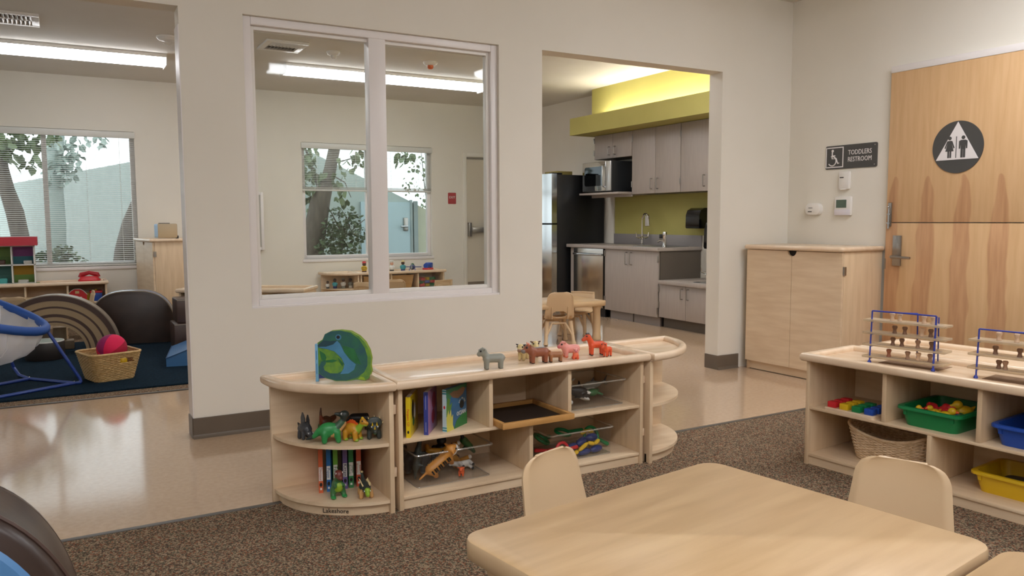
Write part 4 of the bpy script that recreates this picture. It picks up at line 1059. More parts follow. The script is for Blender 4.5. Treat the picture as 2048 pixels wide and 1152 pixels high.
def clear_bin(label, loc, rz, W, D, H):
    t = tote('clear_bin', label, loc, rz, W, D, H, M_clear, 'bin', 'clear plastic bins on the long low shelf', False, flare=.012, r=.014, drop=.009, lip=.007, t=.002)
    MB().tube([(p[0], p[1], H-.003) for p in rrect(W-.006, D-.006, .014, 0, 4)], .0032, 6, True).build('rim', M_rimglint, t)
    MB().tube([(p[0], p[1], .002) for p in rrect(W-.024, D-.024, .012, 0, 4)], .0016, 6, True).build('base_edge', M_rimglint, t)
    return t
cb1 = clear_bin('clear plastic bin of toy animals on the bottom left of the long shelf', (1.322, 2.905, ZB), 0, .345, .265, .135)
cb2 = clear_bin('clear plastic bin of sea animals on the upper right of the long shelf', (2.008, 2.905, MA), 0, .335, .265, .115)
cb3 = clear_bin('clear plastic bin of coloured magnifiers on the bottom right of the long shelf', (1.935, 2.905, ZB), 0, .345, .265, .125)
IN1 = 'toy animals piled in the clear bin'
TIG = C('tiger_orange', '#c98a3e')
def stripes(n, x0, x1, z, r, mat):
    def f(t, sc, z0):
        for k in range(n):
            x = x0+(x1-x0)*k/(n-1)
            for s in (-1, 1):
                MB().tube([Vector((x+.02*(k % 2), s*r*math.cos(a), z+r*math.sin(a)-z0))*sc for a in (.1, .45, .8)], .030*sc, 5).build('stripe', BLK, t)
    return f
creature('toy_tiger', 'orange striped toy tiger lying against the front of the clear bin', 'toy animal', (1.288, 2.835, ZB+.054), 0, .118,
    quad(TIG, L=.95, leg=.24, lr=.09, br=.22, hc=(.58, 0, .60), hr=.19, mz=(.12, -.05), mr=.13, nr=.17, foot=TIG, muz=WHT, er=.07, tail=((-.85, 0, .42), TIG)) + [('s', (.58, .0, .50), (.17, .19, .13), WHT), ('s', (0, 0, .28), (.40, .17, .10), C('tiger_cream', '#d9b676'))], IN1, eyes=[((.70, .12, .66), .035)], extra=stripes(9, -.38, .34, .42, .225, BLK), rot=axes((.80, -.1, .58), (-.35, -.6, .65)))
GIR = C('giraffe_amber', '#c9902a')
def spots(t, sc, z0):
    rng = random.Random(3)
    for k in range(16):
        x = -.38+.8*rng.random(); a = -.6+2.4*rng.random(); s = rng.choice((-1, 1))
        MB().sph(Vector((x, s*.17*math.cos(a), .47+.17*math.sin(a)-z0))*sc, (.065*sc, .03*sc, .05*sc), 2).build('spot', MUD, t)
creature('toy_giraffe', 'amber toy giraffe with brown spots leaning over the clear bin rim', 'toy animal', (1.425, 2.90, ZB+.078), 0, .135,
    quad(GIR, L=.9, leg=.36, lr=.075, br=.17, hc=(.62, 0, .98), hr=.11, mz=(.16, -.06), mr=.075, nr=.09, foot=WHT, er=.045, horn=BLK), IN1, eyes=[((.68, .08, 1.02), .025)], extra=spots, rot=axes((-.62, -.05, .78), (-.55, .6, -.45)))
creature('toy_zebra', 'black and white toy animal under the giraffe in the clear bin', 'toy animal', (1.42, 2.86, ZB+.022), 0, .075,
    quad(WHT, L=.9, leg=.36, lr=.09, br=.19, hc=(.6, 0, .8), hr=.14, mz=(.16, -.08), mr=.09, foot=BLK, back=BLK, ear=BLK), IN1, rot=(math.radians(80), 0, math.radians(185)))
creature('toy_elephant', 'dark grey toy elephant at the left end of the clear bin', 'toy animal', (1.22, 2.94, ZB+.012), FACE_L, .105,
    quad(CHA, L=.85, leg=.34, lr=.12, br=.27, hc=(.5, 0, .76), hr=.2, mz=(.18, -.1), mr=.09, foot=SLATE, er=.14) + [('c', (.66, 0, .66), (.74, 0, .3), .08, .05, CHA)], IN1, eyes=[((.6, .17, .82), .03)])
creature('toy_crocodile', 'dark green toy animal standing on end at the left of the clear bin', 'toy animal', (1.212, 2.87, ZB+.095), 0, .095,
    [('c', (-.4, 0, .2), (.35, 0, .2), .17, .15, TRC), ('c', (.35, 0, .2), (.8, 0, .18), .12, .08, TRC), ('c', (-.4, 0, .2), (-.9, 0, .15), .12, .04, TRC), ('c', (.2, .14, .15), (.25, .26, .05), .06, .05, TRC), ('c', (.2, -.14, .15), (.25, -.26, .05), .06, .05, TRC), ('c', (-.3, .14, .15), (-.3, .26, .05), .06, .05, TRC), ('c', (-.3, -.14, .15), (-.3, -.26, .05), .06, .05, TRC)], IN1, rot=(0, math.radians(-78), .3))
creature('toy_gorilla', 'black toy animal in the middle at the back of the clear bin', 'toy animal', (1.355, 2.98, ZB+.012), FACE_C, .125,
    [('s', (0, 0, .45), (.22, .26, .34), BLK), ('s', (.08, 0, .86), (.17, .17, .17), BLK), ('c', (.05, .26, .6), (.18, .3, .1), .1, .09, BLK), ('c', (.05, -.26, .6), (.18, -.3, .1), .1, .09, BLK), ('c', (-.05, .14, .3), (0, .16, .08), .11, .09, BLK), ('c', (-.05, -.14, .3), (0, -.16, .08), .11, .09, BLK)], IN1)
creature('toy_crocodile', 'dull green toy crocodile along the right side of the clear bin', 'toy animal', (1.455, 2.955, ZB+.075), 0, .10,
    [('c', (-.4, 0, .2), (.35, 0, .2), .17, .15, DGR), ('c', (.35, 0, .2), (.8, 0, .18), .12, .08, DGR), ('c', (-.4, 0, .2), (-.8, 0, .35), .12, .04, BLK), ('c', (.2, .14, .15), (.25, .26, .05), .06, .05, DGR), ('c', (.2, -.14, .15), (.25, -.26, .05), .06, .05, DGR)], IN1, rot=(0, math.radians(38), math.radians(35)))
creature('toy_fox', 'small orange toy animal on the floor of the clear bin, right of the tiger', 'toy animal', (1.372, 2.828, ZB+.006), FACE_C, .045,
    quad(ORG, L=.9, leg=.3, lr=.1, br=.24, hc=(.5, 0, .72), hr=.2, mz=(.18, -.06), mr=.1, er=.1), IN1)
IN2 = 'toy sea animals in the upper clear bin'
creature('toy_orca', 'black and white toy orca nearest the front of the upper clear bin', 'toy animal', (1.955, 2.845, MA+.035), math.radians(-12), .10,
    [('s', (0, 0, .32), (.58, .27, .26), BLK), ('s', (.1, 0, .22), (.45, .22, .18), BLK), ('c', (-.45, 0, .34), (-.82, 0, .42), .14, .05, BLK), ('s', (-.88, 0, .45), (.12, .26, .05), BLK), ('c', (-.02, 0, .5), (-.12, 0, .78), .10, .03, BLK), ('c', (.2, .22, .25), (.08, .42, .1), .08, .05, BLK), ('c', (.2, -.22, .25), (.05, -.42, .05), .08, .05, BLK), ('s', (.38, .2, .38), (.11, .06, .07), WHT), ('s', (.38, -.2, .38), (.11, .06, .07), WHT), ('s', (.3, 0, .1), (.3, .18, .08), WHT)], IN2, rot=(math.radians(-16), math.radians(20), math.radians(-12)))
creature('toy_turtle', 'green toy sea animal with yellow markings in the upper clear bin', 'toy animal', (2.055, 2.875, MA+.03), math.radians(20), .06,
    [('s', (0, 0, .35), (.55, .4, .28), DGR), ('s', (.1, 0, .25), (.4, .3, .16), LGR), ('c', (.5, 0, .4), (.75, 0, .42), .14, .12, DGR), ('c', (.3, .3, .3), (.5, .6, .2), .12, .07, DGR), ('c', (.3, -.3, .3), (.5, -.6, .2), .12, .07, DGR)], IN2)
creature('toy_shark', 'pale grey toy shark at the right of the upper clear bin', 'toy animal', (2.10, 2.94, MA+.045), math.radians(185), .09,
    [('s', (0, 0, .3), (.6, .2, .2), GRY), ('c', (-.5, 0, .32), (-.85, 0, .4), .1, .05, GRY), ('c', (-.85, 0, .4), (-1.0, 0, .68), .06, .03, CHA), ('c', (-.85, 0, .4), (-.98, 0, .18), .05, .03, CHA), ('c', (0, 0, .45), (-.12, 0, .68), .08, .03, CHA), ('s', (.1, 0, .2), (.4, .17, .12), WHT)], IN2)
creature('toy_seal', 'cream toy sea animal at the back of the upper clear bin', 'toy animal', (1.99, 2.965, MA+.02), FACE_C, .085,
    [('s', (0, 0, .35), (.3, .3, .34), CRM), ('s', (.1, 0, .75), (.2, .2, .2), CRM), ('c', (.05, .2, .9), (.05, .28, .98), .07, .05, WHT), ('c', (.05, -.2, .9), (.05, -.28, .98), .07, .05, WHT), ('c', (.1, .25, .35), (.3, .35, .1), .1, .08, CRM), ('c', (.1, -.25, .35), (.3, -.35, .1), .1, .08, CRM)], IN2, eyes=[((.26, .1, .8), .03)])
creature('toy_penguin', 'white-bellied toy sea animal lying at the left end of the upper clear bin', 'toy animal', (1.895, 2.84, MA+.006), math.radians(10), .05,
    [('s', (0, 0, .3), (.5, .3, .28), WHT), ('s', (-.05, 0, .42), (.45, .27, .2), SLATE), ('s', (.5, 0, .35), (.2, .2, .2), WHT), ('c', (0, .3, .3), (-.1, .5, .1), .1, .06, SLATE)], IN2)
def ring_tool(name, label, loc, rot, R, r, mat, handle=.06, lens=True):
    t = thing(name, label, 'magnifier', loc, group='coloured magnifiers in the clear bin', rot=rot)
    MB().tube([(R*math.cos(a), R*math.sin(a), 0) for a in [2*PI*k/28 for k in range(28)]], r, 10, True).build('ring', mat, t)
    MB().cap((R+r*.6, 0, 0), (R+handle, 0, 0), r*.95, r*1.3, 10).build('handle', mat, t)
    if lens: MB().cyl((0, 0, -.0012), (0, 0, .0012), R, n=28).build('lens', M_clear, t)
    return t
ring_tool('magnifier', 'red round magnifier nearest the front of the lower right clear bin', (1.845, 2.80, ZB+.046), (math.radians(80), math.radians(0), math.radians(8)), .033, .0065, RED, .05)
ring_tool('magnifier', 'second red magnifier, its handle to the left in the lower right clear bin', (1.842, 2.86, ZB+.03), (math.radians(25), math.radians(-6), math.radians(170)), .032, .0065, RED, .055)
ring_tool('magnifier', 'green magnifier standing up at the right end of the lower right clear bin', (2.05, 2.875, ZB+.065), (math.radians(70), math.radians(30), math.radians(-5)), .038, .0075, GRN, .06)
ring_tool('magnifier', 'green magnifier at the left rear of the lower right clear bin', (1.835, 2.955, ZB+.06), (math.radians(30), math.radians(10), math.radians(40)), .036, .0075, GRN, .08)
ring_tool('magnifier', 'green magnifier lying across the middle of the lower right clear bin', (1.93, 2.925, ZB+.085), (math.radians(12), math.radians(6), math.radians(12)), .034, .0075, GRN, .09)
def chain(name, label, pts, mat, r, loc):
    t = thing(name, label, 'toy', loc, group='coloured links in the clear bin')
    for a, b in zip(pts, pts[1:]):
        a, b = Vector(a), Vector(b); d = b-a
        MB().tube([a+d*f for f in (.02, .2, .5, .8, .98)], [r*.5, r, r*1.1, r, r*.5], 10).build('link', mat, t)
    return t
chain('toy_links', 'yellow toy links along the front of the lower right clear bin', [(-.055, 0, -.028), (-.02, .004, -.022), (.0, 0, -.012), (.05, 0, .018), (.085, 0, .008), (.115, .004, .022)], YEL, .0085, (1.93, 2.80, ZB+.042))
chain('toy_links', 'thick dark blue toy links behind the yellow ones in the lower right clear bin', [(-.055, 0, .0), (0, 0, .01), (.055, .01, .03), (.11, .0, .034)], NAV, .016, (1.945, 2.835, ZB+.036))
chain('toy_links', 'thick dark blue toy links on the floor of the lower right clear bin', [(-.02, 0, 0), (.05, -.005, .004), (.115, 0, .008)], NAV, .014, (1.95, 2.815, ZB+.016))
chain('toy_links', 'small yellow toy links at the back of the lower right clear bin', [(-.02, 0, 0), (.02, 0, .012), (.05, 0, .0)], YEL, .008, (2.0, 2.86, ZB+.085))
# ============================================================ on and in the right shelf
MB_ = MA-.005
g1 = onB(.526, .185, MB_)
gt = tote('storage_bin', 'green plastic bin of red and yellow toys on the right shelf', g1, RB, .256, .33, .078, GRN, 'bin', 'coloured bins on the right shelf')
bt = tote('storage_bin', 'blue plastic bin on the right shelf, cut by the photo edge', onB(.882, .185, MB_), RB, .256, .33, .078, BLU, 'bin', 'coloured bins on the right shelf')
yt = tote('storage_bin', 'yellow plastic bin on the bottom board of the right shelf', onB(.795, .215, ZB), RB, .262, .27, .080, YEL, 'bin', 'coloured bins on the right shelf')
GT = 'bath toys heaped in the green bin'
def duck(lab, s, n, dz, head, sc=.055, body=YEL, beak=ORG):
    p = onB(s, n, MB_+dz)
    creature('toy_duck', lab, 'toy', p, head, sc, [('s', (-.05, 0, .35), (.5, .36, .32), body), ('s', (.34, 0, .72), (.27, .25, .26), body), ('c', (.55, 0, .70), (.75, 0, .68), .12, .06, beak), ('c', (-.45, 0, .45), (-.65, 0, .62), .14, .05, body)], GT, vox=.045)
def bumpy(lab, s, n, dz, sc, mat, seed):
    rng = random.Random(seed)
    P = [('s', (0, 0, .45), .40, mat)]
    for k in range(9):
        a = 2*PI*k/6; zz = .45 + (.3 if k >= 6 else (-.05 if k % 2 else .1))
        r = .36 if k < 6 else .2
        P.append(('s', (r*math.cos(a+.4*(k >= 6)), r*math.sin(a+.4*(k >= 6)), zz), .17+.04*rng.random(), mat))
    creature('toy_figure', lab, 'toy', onB(s, n, MB_+dz), seed, sc, P, GT, vox=.05)
duck('yellow toy duck at the near left rim of the green bin', .462, .055, .045, RB+.1, .045)
duck('small yellow toy upright in the middle of the green bin', .522, .085, .048, FACE_L, .046)
duck('yellow toy duck with an orange-red wing at the near right of the green bin', .585, .058, .046, RB+.15, .058)
duck('yellow toy duck upright at the far right of the green bin', .602, .155, .05, FACE_L, .07, beak=YEL)
bumpy('large red knobbly toy in the middle of the green bin', .562, .13, .035, .072, RED, 2)
bumpy('red knobbly toy behind the left duck in the green bin', .49, .13, .035, .06, RED, 5)
bumpy('brown round toy behind the large red one in the green bin', .588, .20, .03, .06, BRN, 8)
bumpy('dark green toy at the right in the green bin', .592, .13, .02, .06, DGR, 9)
bumpy('blue toy at the right rim of the green bin', .596, .095, .03, .045, BLU, 11)
bumpy('small green toy at the near rim in the middle of the green bin', .545, .06, .02, .045, DGR, 12)
m_ = MATS['yellow_plastic']
# small bricks in the blue bin, dark heap in the yellow one
BB = 'small bricks in the blue bin'
for k, (s, n, c, cn) in enumerate(((.865, .10, BLU, 'blue'), (.885, .14, GRN, 'green'), (.905, .09, BLU, 'second blue'), (.925, .13, RED, 'red'), (.93, .07, GRN, 'second green'), (.875, .19, BLU, 'third blue'))):
    t = thing('toy_brick', cn+' small toy brick lying in the blue bin', 'toy brick', onB(s, n, MB_+.052), 1.3*k, BB)
    bx('block', c, t, -.016, -.008, 0, .016, .008, .012, bev=.001)
    m = MB()
    for x in (-.008, .008): m.cyl((x, 0, .012), (x, 0, .0155), .005, n=12)
    m.build('stud', c, t)
t = thing('fabric_piece', 'dull grey-green cloth heap lying in the yellow bin', 'cloth', onB(.80, .24, ZB+.004), RB)
MB().loft([rrect(.19, .20, .03, 0), rrect(.185, .19, .03, .02), rrect(.13, .13, .03, .03), rrect(.05, .05, .02, .027)]).build('cloth', pm('grey_green_cloth', '#55584a', '#6a5648', ns=22, rough=.9, bump=.4, bdist=.01), t)

# ---- board of coloured blocks
pb0 = onB(.088, .004, MB_)
t = thing('block_board', 'flat wooden board carrying red, yellow, green and blue blocks on the right shelf', 'board', pb0, RB)
MB().loft([rrect(.228, .16, .012, 0, 4, .114, .08), rrect(.228, .16, .012, .010, 4, .114, .08), rrect(.222, .154, .010, .0125, 4, .114, .08)]).build('board', M_rim, t)
for i, (nm, c) in enumerate((('red', RED), ('yellow', YEL), ('green', GRN), ('blue', BLU))):
    for j, pos in enumerate(('front', 'middle', 'back')):
        p = onB(.088+.029+.0567*i, .004+.030+.048*j, MB_+.0125)
        o = tag(MB().box(-.019, -.017, 0, .019, .017, .025, .0015).build('wooden_block', c), '%s wooden block, %s one of its row on the block board' % (nm, pos), 'block', 'coloured blocks on the wooden board')
        o.location = p; o.rotation_euler = (0, 0, RB)

# ---- wicker baskets
def wicker_basket(label, loc, rz, Wt, Dt, Wb, Db, H, rows, mat, dip=0, hole=None, rr=.0042, name='wicker_basket'):
    t = thing(name, label, 'basket', loc, rz)
    NS = 96
    def path(f, off=0, n=NS):
        w, d = Wb+(Wt-Wb)*f, Db+(Dt-Db)*f; r = .045+.01*f
        L = rrect(w, d, r, 0, 8); P = [Vector((p[0], p[1], 0)) for p in L]
        cum = [0]
        for a, b in zip(P, P[1:]+P[:1]): cum.append(cum[-1]+(b-a).length)
        out = []
        for k in range(n):
            s = cum[-1]*k/n; i = 0
            while cum[i+1] < s: i += 1
            q = P[i].lerp(P[(i+1) % len(P)], (s-cum[i])/(cum[i+1]-cum[i]))
            out.append(q)
        return out
    def zf(f, q):
        if not dip: return H*f
        e = min(1, abs(q.x)/(Wt/2)); sag = dip*(1-e*e)
        return (H-sag)*f
    m = MB()
    for j in range(rows):
        f = (j+.5)/rows; pts = path(f); ring = []
        c = []
        for k, q in enumerate(pts):
            d = q.normalized(); o = .0026*(1 if (k//2+j) % 2 else -1)
            c.append(Vector((q.x+d.x*o, q.y+d.y*o, zf(f, q)+rr)))
        if hole:
            x0, x1, f0, f1 = hole
            if f0 < f < f1:
                run = []; seq = list(range(NS))
                inside = [abs(c[k].y+ (Db+(Dt-Db)*f)/2) < .02 and x0 < c[k].x < x1 for k in seq]
                if any(inside):
                    st = next(k for k in seq if inside[k-1] and not inside[k])
                    run = [c[(st+k) % NS] for k in range(NS) if not inside[(st+k) % NS]]
                    m.tube(run, rr, 5); continue
        m.tube(c, rr, 5, True)
    m.build('weave', mat, t, smooth=60)
    m = MB()
    for k in range(0, NS, 4):
        a = path(0)[k]; b = path(1)[k]
        if hole and a.y < 0 and abs(a.y+Db/2) < .012 and hole[0] < (a.x+b.x)/2 < hole[1]: continue
        m.cyl((a.x, a.y, .002), (b.x, b.y, zf(1, b)), .0032, n=6)
    m.build('upright', mat, t)
    top = path(1, n=64)
    MB().tube([(q.x, q.y, zf(1, q)+rr) for q in top], rr*1.9, 8, True).build('rim', mat, t)
    MB().loft([[(q.x, q.y, .001) for q in path(0)], [(q.x*.98, q.y*.98, .006) for q in path(.02)]]).build('base', mat, t)
    return t
wicker_basket('pale wicker basket with a dipping rim on the bottom board of the right shelf', onB(.315, .185, ZB), RB, .355, .20, .29, .15, .152, 20, M_wicker2, dip=.045, rr=.0037)

# ---- blue wire racks with clear shelves of wooden pegs
PEGC = {'p': pm('pale_peg_wood', '#d6b596', rough=.5), 'm': pm('mid_peg_wood', '#a5826a', rough=.55), 'd': pm('dark_peg_wood', '#7d5b45', rough=.55), 'r': pm('red_peg_wood', '#9c6248', rough=.55)}
PEGME = {}
def peg(label, loc, kind, grp):
    if kind not in PEGME:
        o = MB().lathe([(.0092, 0), (.0096, .001), (.0076, .007), (.0062, .014), (.0085, .020), (.0105, .024), (.0103, .029), (.0075, .032), (0, .0325)], n=18).build('wooden_peg', PEGC[kind])
        PEGME[kind] = o
    else:
        o = PEGME[kind].copy(); COL.objects.link(o)
    o.location = loc
    return tag(o, label, 'peg', grp)
def rack(label, s0, n0, z0, yaw, shelves, w=.258, h=.222, reach=.33, which=''):
    p0 = onB(s0, n0, z0); rz = RB+yaw
    t = thing('peg_rack', label, 'rack', p0, rz, 'blue wire racks on the right shelf')
    lean = .012; D = .085
    pl = MB().tube([(0, 0, .004), (.0, lean*.1, .01), (.0, lean, h)], .0034, 8); pl.build('post', BLUW, t)
    MB().tube([(w, 0, .004), (w, lean, h)], .0042, 8).build('post', BLUW, t)
    MB().tube([(w*.62, D, .03), (w*.66, D*.6, h)], .0032, 8).build('post', BLUW, t)
    MB().tube([(w-.012, D*.9, .02), (w-.012, D*.8, h-.01)], .0028, 8).build('post', BLUW, t)
    MB().tube([(0, lean, h), (w*.5, lean+.004, h), (w, lean, h)], .0032, 8).build('top_bar', BLUW, t)
    MB().tube([(w*.66, D*.6, h), (w*.4, lean+.003, h)], .0026, 6).build('cross_bar', BLUW, t)
    for x in (0, w):
        MB().lathe([(.0075, 0), (.0085, .003), (.006, .009), (.004, .012)], (x, 0, 0), 14).build('foot', BLUW, t)
    for k, z in enumerate(shelves):
        MB().tube([(0, lean*z/h, z-.003), (0, D, z-.003), (w, D, z-.003), (w, lean*z/h, z-.003)], .0024, 6).build('shelf_support', BLUW, t)
        sh = bx('acrylic_shelf', M_acryl, t, -.032, -.004, z, reach-.03, D-.012, z+.009, bev=.0015)
    q = Matrix.Rotation(rz, 3, 'Z')
    def pos(x, y, z): return p0 + q @ Vector((x, y, z))
    return pos
ORDN = ('leftmost', 'second from left', 'third from left', 'rightmost')
ZS = .484
r1 = rack('left blue wire rack with four clear shelves of wooden pegs on the right shelf', .232, .105, ZS, .10, (.022, .073, .124, .177), which='left')
rows = [('bottom', .022, ((.066, 'r'), (.143, 'm'), (.186, 'p'), (.232, 'm'))), ('third', .073, ((.081, 'd'), (.118, 'd'), (.182, 'm'), (.236, 'd'))), ('second', .124, ((.087, 'd'), (.128, 'd'), (.196, 'p'), (.231, 'd'))), ('top', .177, ((.075, 'p'), (.106, 'p'), (.203, 'p'), (.238, 'p')))]
WORD = {'p': 'pale', 'm': 'mid-brown', 'd': 'dark brown', 'r': 'reddish brown'}
for nm, z, L in rows:
    for k, (x, c) in enumerate(L):
        peg('%s wooden peg, %s on the %s clear shelf of the left rack' % (WORD[c], ORDN[k], nm), r1(x, .034, z+.009), c, 'wooden pegs on the left rack')
r2 = rack('right blue wire rack with clear shelves of wooden pegs, cut by the photo edge', .655, .125, ZS, .05, (.035, .088, .142), w=.27, h=.19, which='right')
for nm, z, L in (('bottom', .035, ((.066, 'd'), (.088, 'm'))), ('middle', .088, ((.052, 'd'), (.135, 'd'))), ('top', .142, ((.062, 'p'), (.123, 'p')))):
    for k, (x, c) in enumerate(L):
        peg('%s wooden peg, %s on the %s clear shelf of the right rack' % (WORD[c], ('left one', 'right one')[k], nm), r2(x, .034, z+.009), c, 'wooden pegs on the right rack')
for k, (s, n, lab) in enumerate(((.255, .135, 'brown flat patch under the left blue wire rack'), (.675, .13, 'brown flat patch under the right blue wire rack'))):
    o = tag(bx('brown_patch', pm('patch_brown', '#86684c', '#7a5c42', ns=40, rough=.9), None, 0, 0, 0, .245, .13, .0012), lab, 'mat', 'brown patches on the right shelf')
    o.location = onB(s, n, ZS); o.rotation_euler = (0, 0, RB+.06)  # thin flat brown rectangle on the tray top under each rack
# ============================================================ far room, left part
ZF = .004
o = tag(bx('rug', M_rug, None, -3.0, 5.62, .004, .99, 8.05, .016, bev=.003), 'dark navy rug beyond the left doorway', 'rug')
ZR = .016
wicker_basket('honey wicker basket on the navy rug with a pink ball in it', (.245, 6.06, ZR), math.radians(17), .335, .33, .25, .25, .185, 22, M_wicker, hole=(.02, .10, .62, .84), rr=.0044)
# ball of six cloth panels
t = thing('cloth_ball', 'pink and plum cloth ball resting in the honey wicker basket', 'ball', (.268, 6.07, ZR+.205), 0, rot=(1.1, .35, 2.3))
NP = 6
for k in range(NP):
    rows_ = []
    for i in range(13):
        th = PI*i/12
        rows_.append([(.098*math.sin(th)*math.cos(a), .098*math.sin(th)*math.sin(a), .098*math.cos(th)) for a in [2*PI*(k+j/6)/NP for j in range(7)]])
    bm = bmesh.new(); V = [[bm.verts.new(p) for p in r] for r in rows_]
    for a, b in zip(V, V[1:]):
        for j in range(6): bm.faces.new((a[j], a[j+1], b[j+1], b[j]))
    bmesh.ops.remove_doubles(bm, verts=bm.verts[:], dist=.0004)
    m = MB(); m.bm.free(); m.bm = bm
    m.build('panel', [C('hot_pink_cloth', '#d8174f', .8), C('plum_cloth', '#8f1458', .8), C('hot_pink_cloth', '#d8174f', .8), C('crimson_cloth', '#a81035', .8), C('hot_pink_cloth', '#d8174f', .8), C('plum_cloth', '#8f1458', .8)][k], t, smooth=80)
for k, (x, y, h, nm, c) in enumerate(((.165, 5.99, .4, 'mottled brown', BRN), (.19, 6.03, 1.2, 'dark brown', MUD))):
    creature('toy_figure', '%s toy showing over the rim of the honey wicker basket' % nm, 'toy', (x, y, ZR+.125), h, .065, [('s', (0, 0, .4), (.4, .3, .35), c), ('s', (.3, 0, .7), .22, c), ('c', (-.3, 0, .5), (-.55, 0, .8), .12, .06, CRM)], 'toys in the honey wicker basket', vox=.05)
for k, (x, y, c, nm) in enumerate(((.27, 5.965, ORG, 'orange'), (.325, 5.985, YEL, 'yellow'))):
    o = tag(MB().sph((0, 0, .03), .032, 3).build('toy_ball', c), '%s toy seen through the handle hole of the honey wicker basket' % nm, 'toy', 'toys in the honey wicker basket')
    o.location = (x, y, ZR+.095)
# ---- padded shapes
def arch_strip(t, name, r0, r1, y0, y1, mat, cx=0, n=36):
    lo = []
    for k in range(n+1):
        a = PI*k/n; c, s = math.cos(a), math.sin(a)
        lo.append([(cx+r0*c, y0, r0*s), (cx+r1*c, y0, r1*s), (cx+r1*c, y1, r1*s), (cx+r0*c, y1, r0*s)])
    return MB().loft(lo).build(name, mat, t, smooth=50)
t = thing('foam_arch', 'striped tan and brown padded arch on the navy rug', 'foam arch', (-.09, 7.44, ZR), math.radians(-8))
Rr = [.475, .435, .388, .372, .325, .300, .268, .255, .232]
cols = [M_vinyldk, M_vinyltan, M_vinyldk, M_vinyltan, M_vinyldk, M_vinyltan, M_vinyldk, M_vinyltan]
for k in range(8): arch_strip(t, 'padded_band', Rr[k+1], Rr[k], 0 if k else -.004, .14, cols[k])
arch_strip(t, 'padded_cover', .470, .482, .004, .15, M_vinyltaupe)
t = thing('foam_cushion', 'large dark brown padded half-round standing on the navy rug', 'foam shape', (.51, 7.69, ZR), math.radians(-10))
def hump_(w, h, y, n=30, p=2.8):
    return [(w*math.copysign(abs(math.cos(a))**(2/p), math.cos(a)), y, h*abs(math.sin(a))**(2/p)) for a in [PI*k/n for k in range(n+1)]]
MB().loft([hump_(.335, .43, -.012), hump_(.36, .46, 0), hump_(.363, .463, .02), hump_(.363, .463, .16), hump_(.35, .45, .18)]).build('pad', M_vinylbrown, t, smooth=40)
m = MB(); m.tube(hump_(.362, .464, .004), .006, 6); m.tube(hump_(.364, .465, .16), .006, 6); m.build('piping', M_vinyltaupe, t)
lo = [[Vector(p)*1.0 for p in q] for q in (hump_(.366, .466, .03), hump_(.372, .473, .08), hump_(.366, .466, .15))]
MB().loft([[q for q in L] for L in lo], False, False).build('side_band', pm('shiny_slate_vinyl', '#5f7fa6', '#6a5a50', scale=(3, 1, 1), ns=1.6, rough=.2), t, smooth=60)
t = thing('foam_drum', 'dark round padded drum with a pale top in front of the arch', 'foam shape', (-.155, 7.19, ZR), 0)
MB().lathe([(.135, 0), (.14, .01), (.14, .13), (.135, .14), (.132, .14)], n=40).build('side', pm('black_brown_vinyl', '#2b2522', rough=.4), t)
MB().lathe([(.132, .139), (.13, .145), (.06, .148), (0, .149)], n=40).build('top', pm('pale_aqua_vinyl', '#a9b6ae', rough=.3), t)
MB().tube([(.134*math.cos(a), .134*math.sin(a), .141) for a in [2*PI*k/40 for k in range(40)]], .005, 6, True).build('piping', WHT, t)
t = thing('foam_wedge', 'blue padded wedge on the navy rug at the edge of the doorway', 'foam shape', (.634, 6.31, ZR), math.radians(-10))
m = MB(); m.prism([(0, 0), (0, .062), (.55, .27), (.55, 0)], 0, .62, 'y'); m.build('wedge', pm('steel_blue_vinyl', '#3f6e9e', rough=.35), t)
MB().tube([(0, 0, .063), (.55, 0, .271)], .004, 6).tube([(0, 0, .063), (0, .62, .063)], .004, 6).build('piping', pm('deep_blue_vinyl', '#2b5078', rough=.4), t)
for nm, lab, x0, y0, z0, w, h in (('foam_block', 'wide dark brown padded block, the lower of the stack behind the blue wedge', .772, 6.98, ZR, .36, .235), ('foam_block', 'dark brown padded block on top of the stack behind the blue wedge', .80, 7.0, ZR+.235, .30, .20)):
    t = thing(nm, lab, 'foam shape', (x0, y0, z0), 0, 'stacked padded blocks')
    bx('pad', M_vinyldk, t, 0, 0, 0, w, .3, h, bev=.012)
    MB().tube([(.004, -.001, h-.01), (w-.004, -.001, h-.01)], .004, 6).build('piping', M_vinyltaupe, t)
for k, (x, y, z, w, h, nm) in enumerate(((-.105, 7.62, ZR, .16, .075, 'bottom right'), (-.24, 7.62, ZR, .13, .10, 'bottom left'), (-.10, 7.64, ZR+.075, .10, .115, 'upper right'), (-.235, 7.64, ZR+.10, .11, .07, 'second left'), (-.225, 7.65, ZR+.17, .07, .075, 'topmost'))):
    o = tag(MB().box(0, 0, 0, w, .12, h, .008).build('foam_brick', pm('soft_tan_%d' % (k % 3), ['#8d7a62', '#75634e', '#9a8468'][k % 3], rough=.6)), 'soft tan brick, %s of the pile seen through the arch' % nm, 'block', 'soft bricks under the arch')
    o.location = (x, y, z)
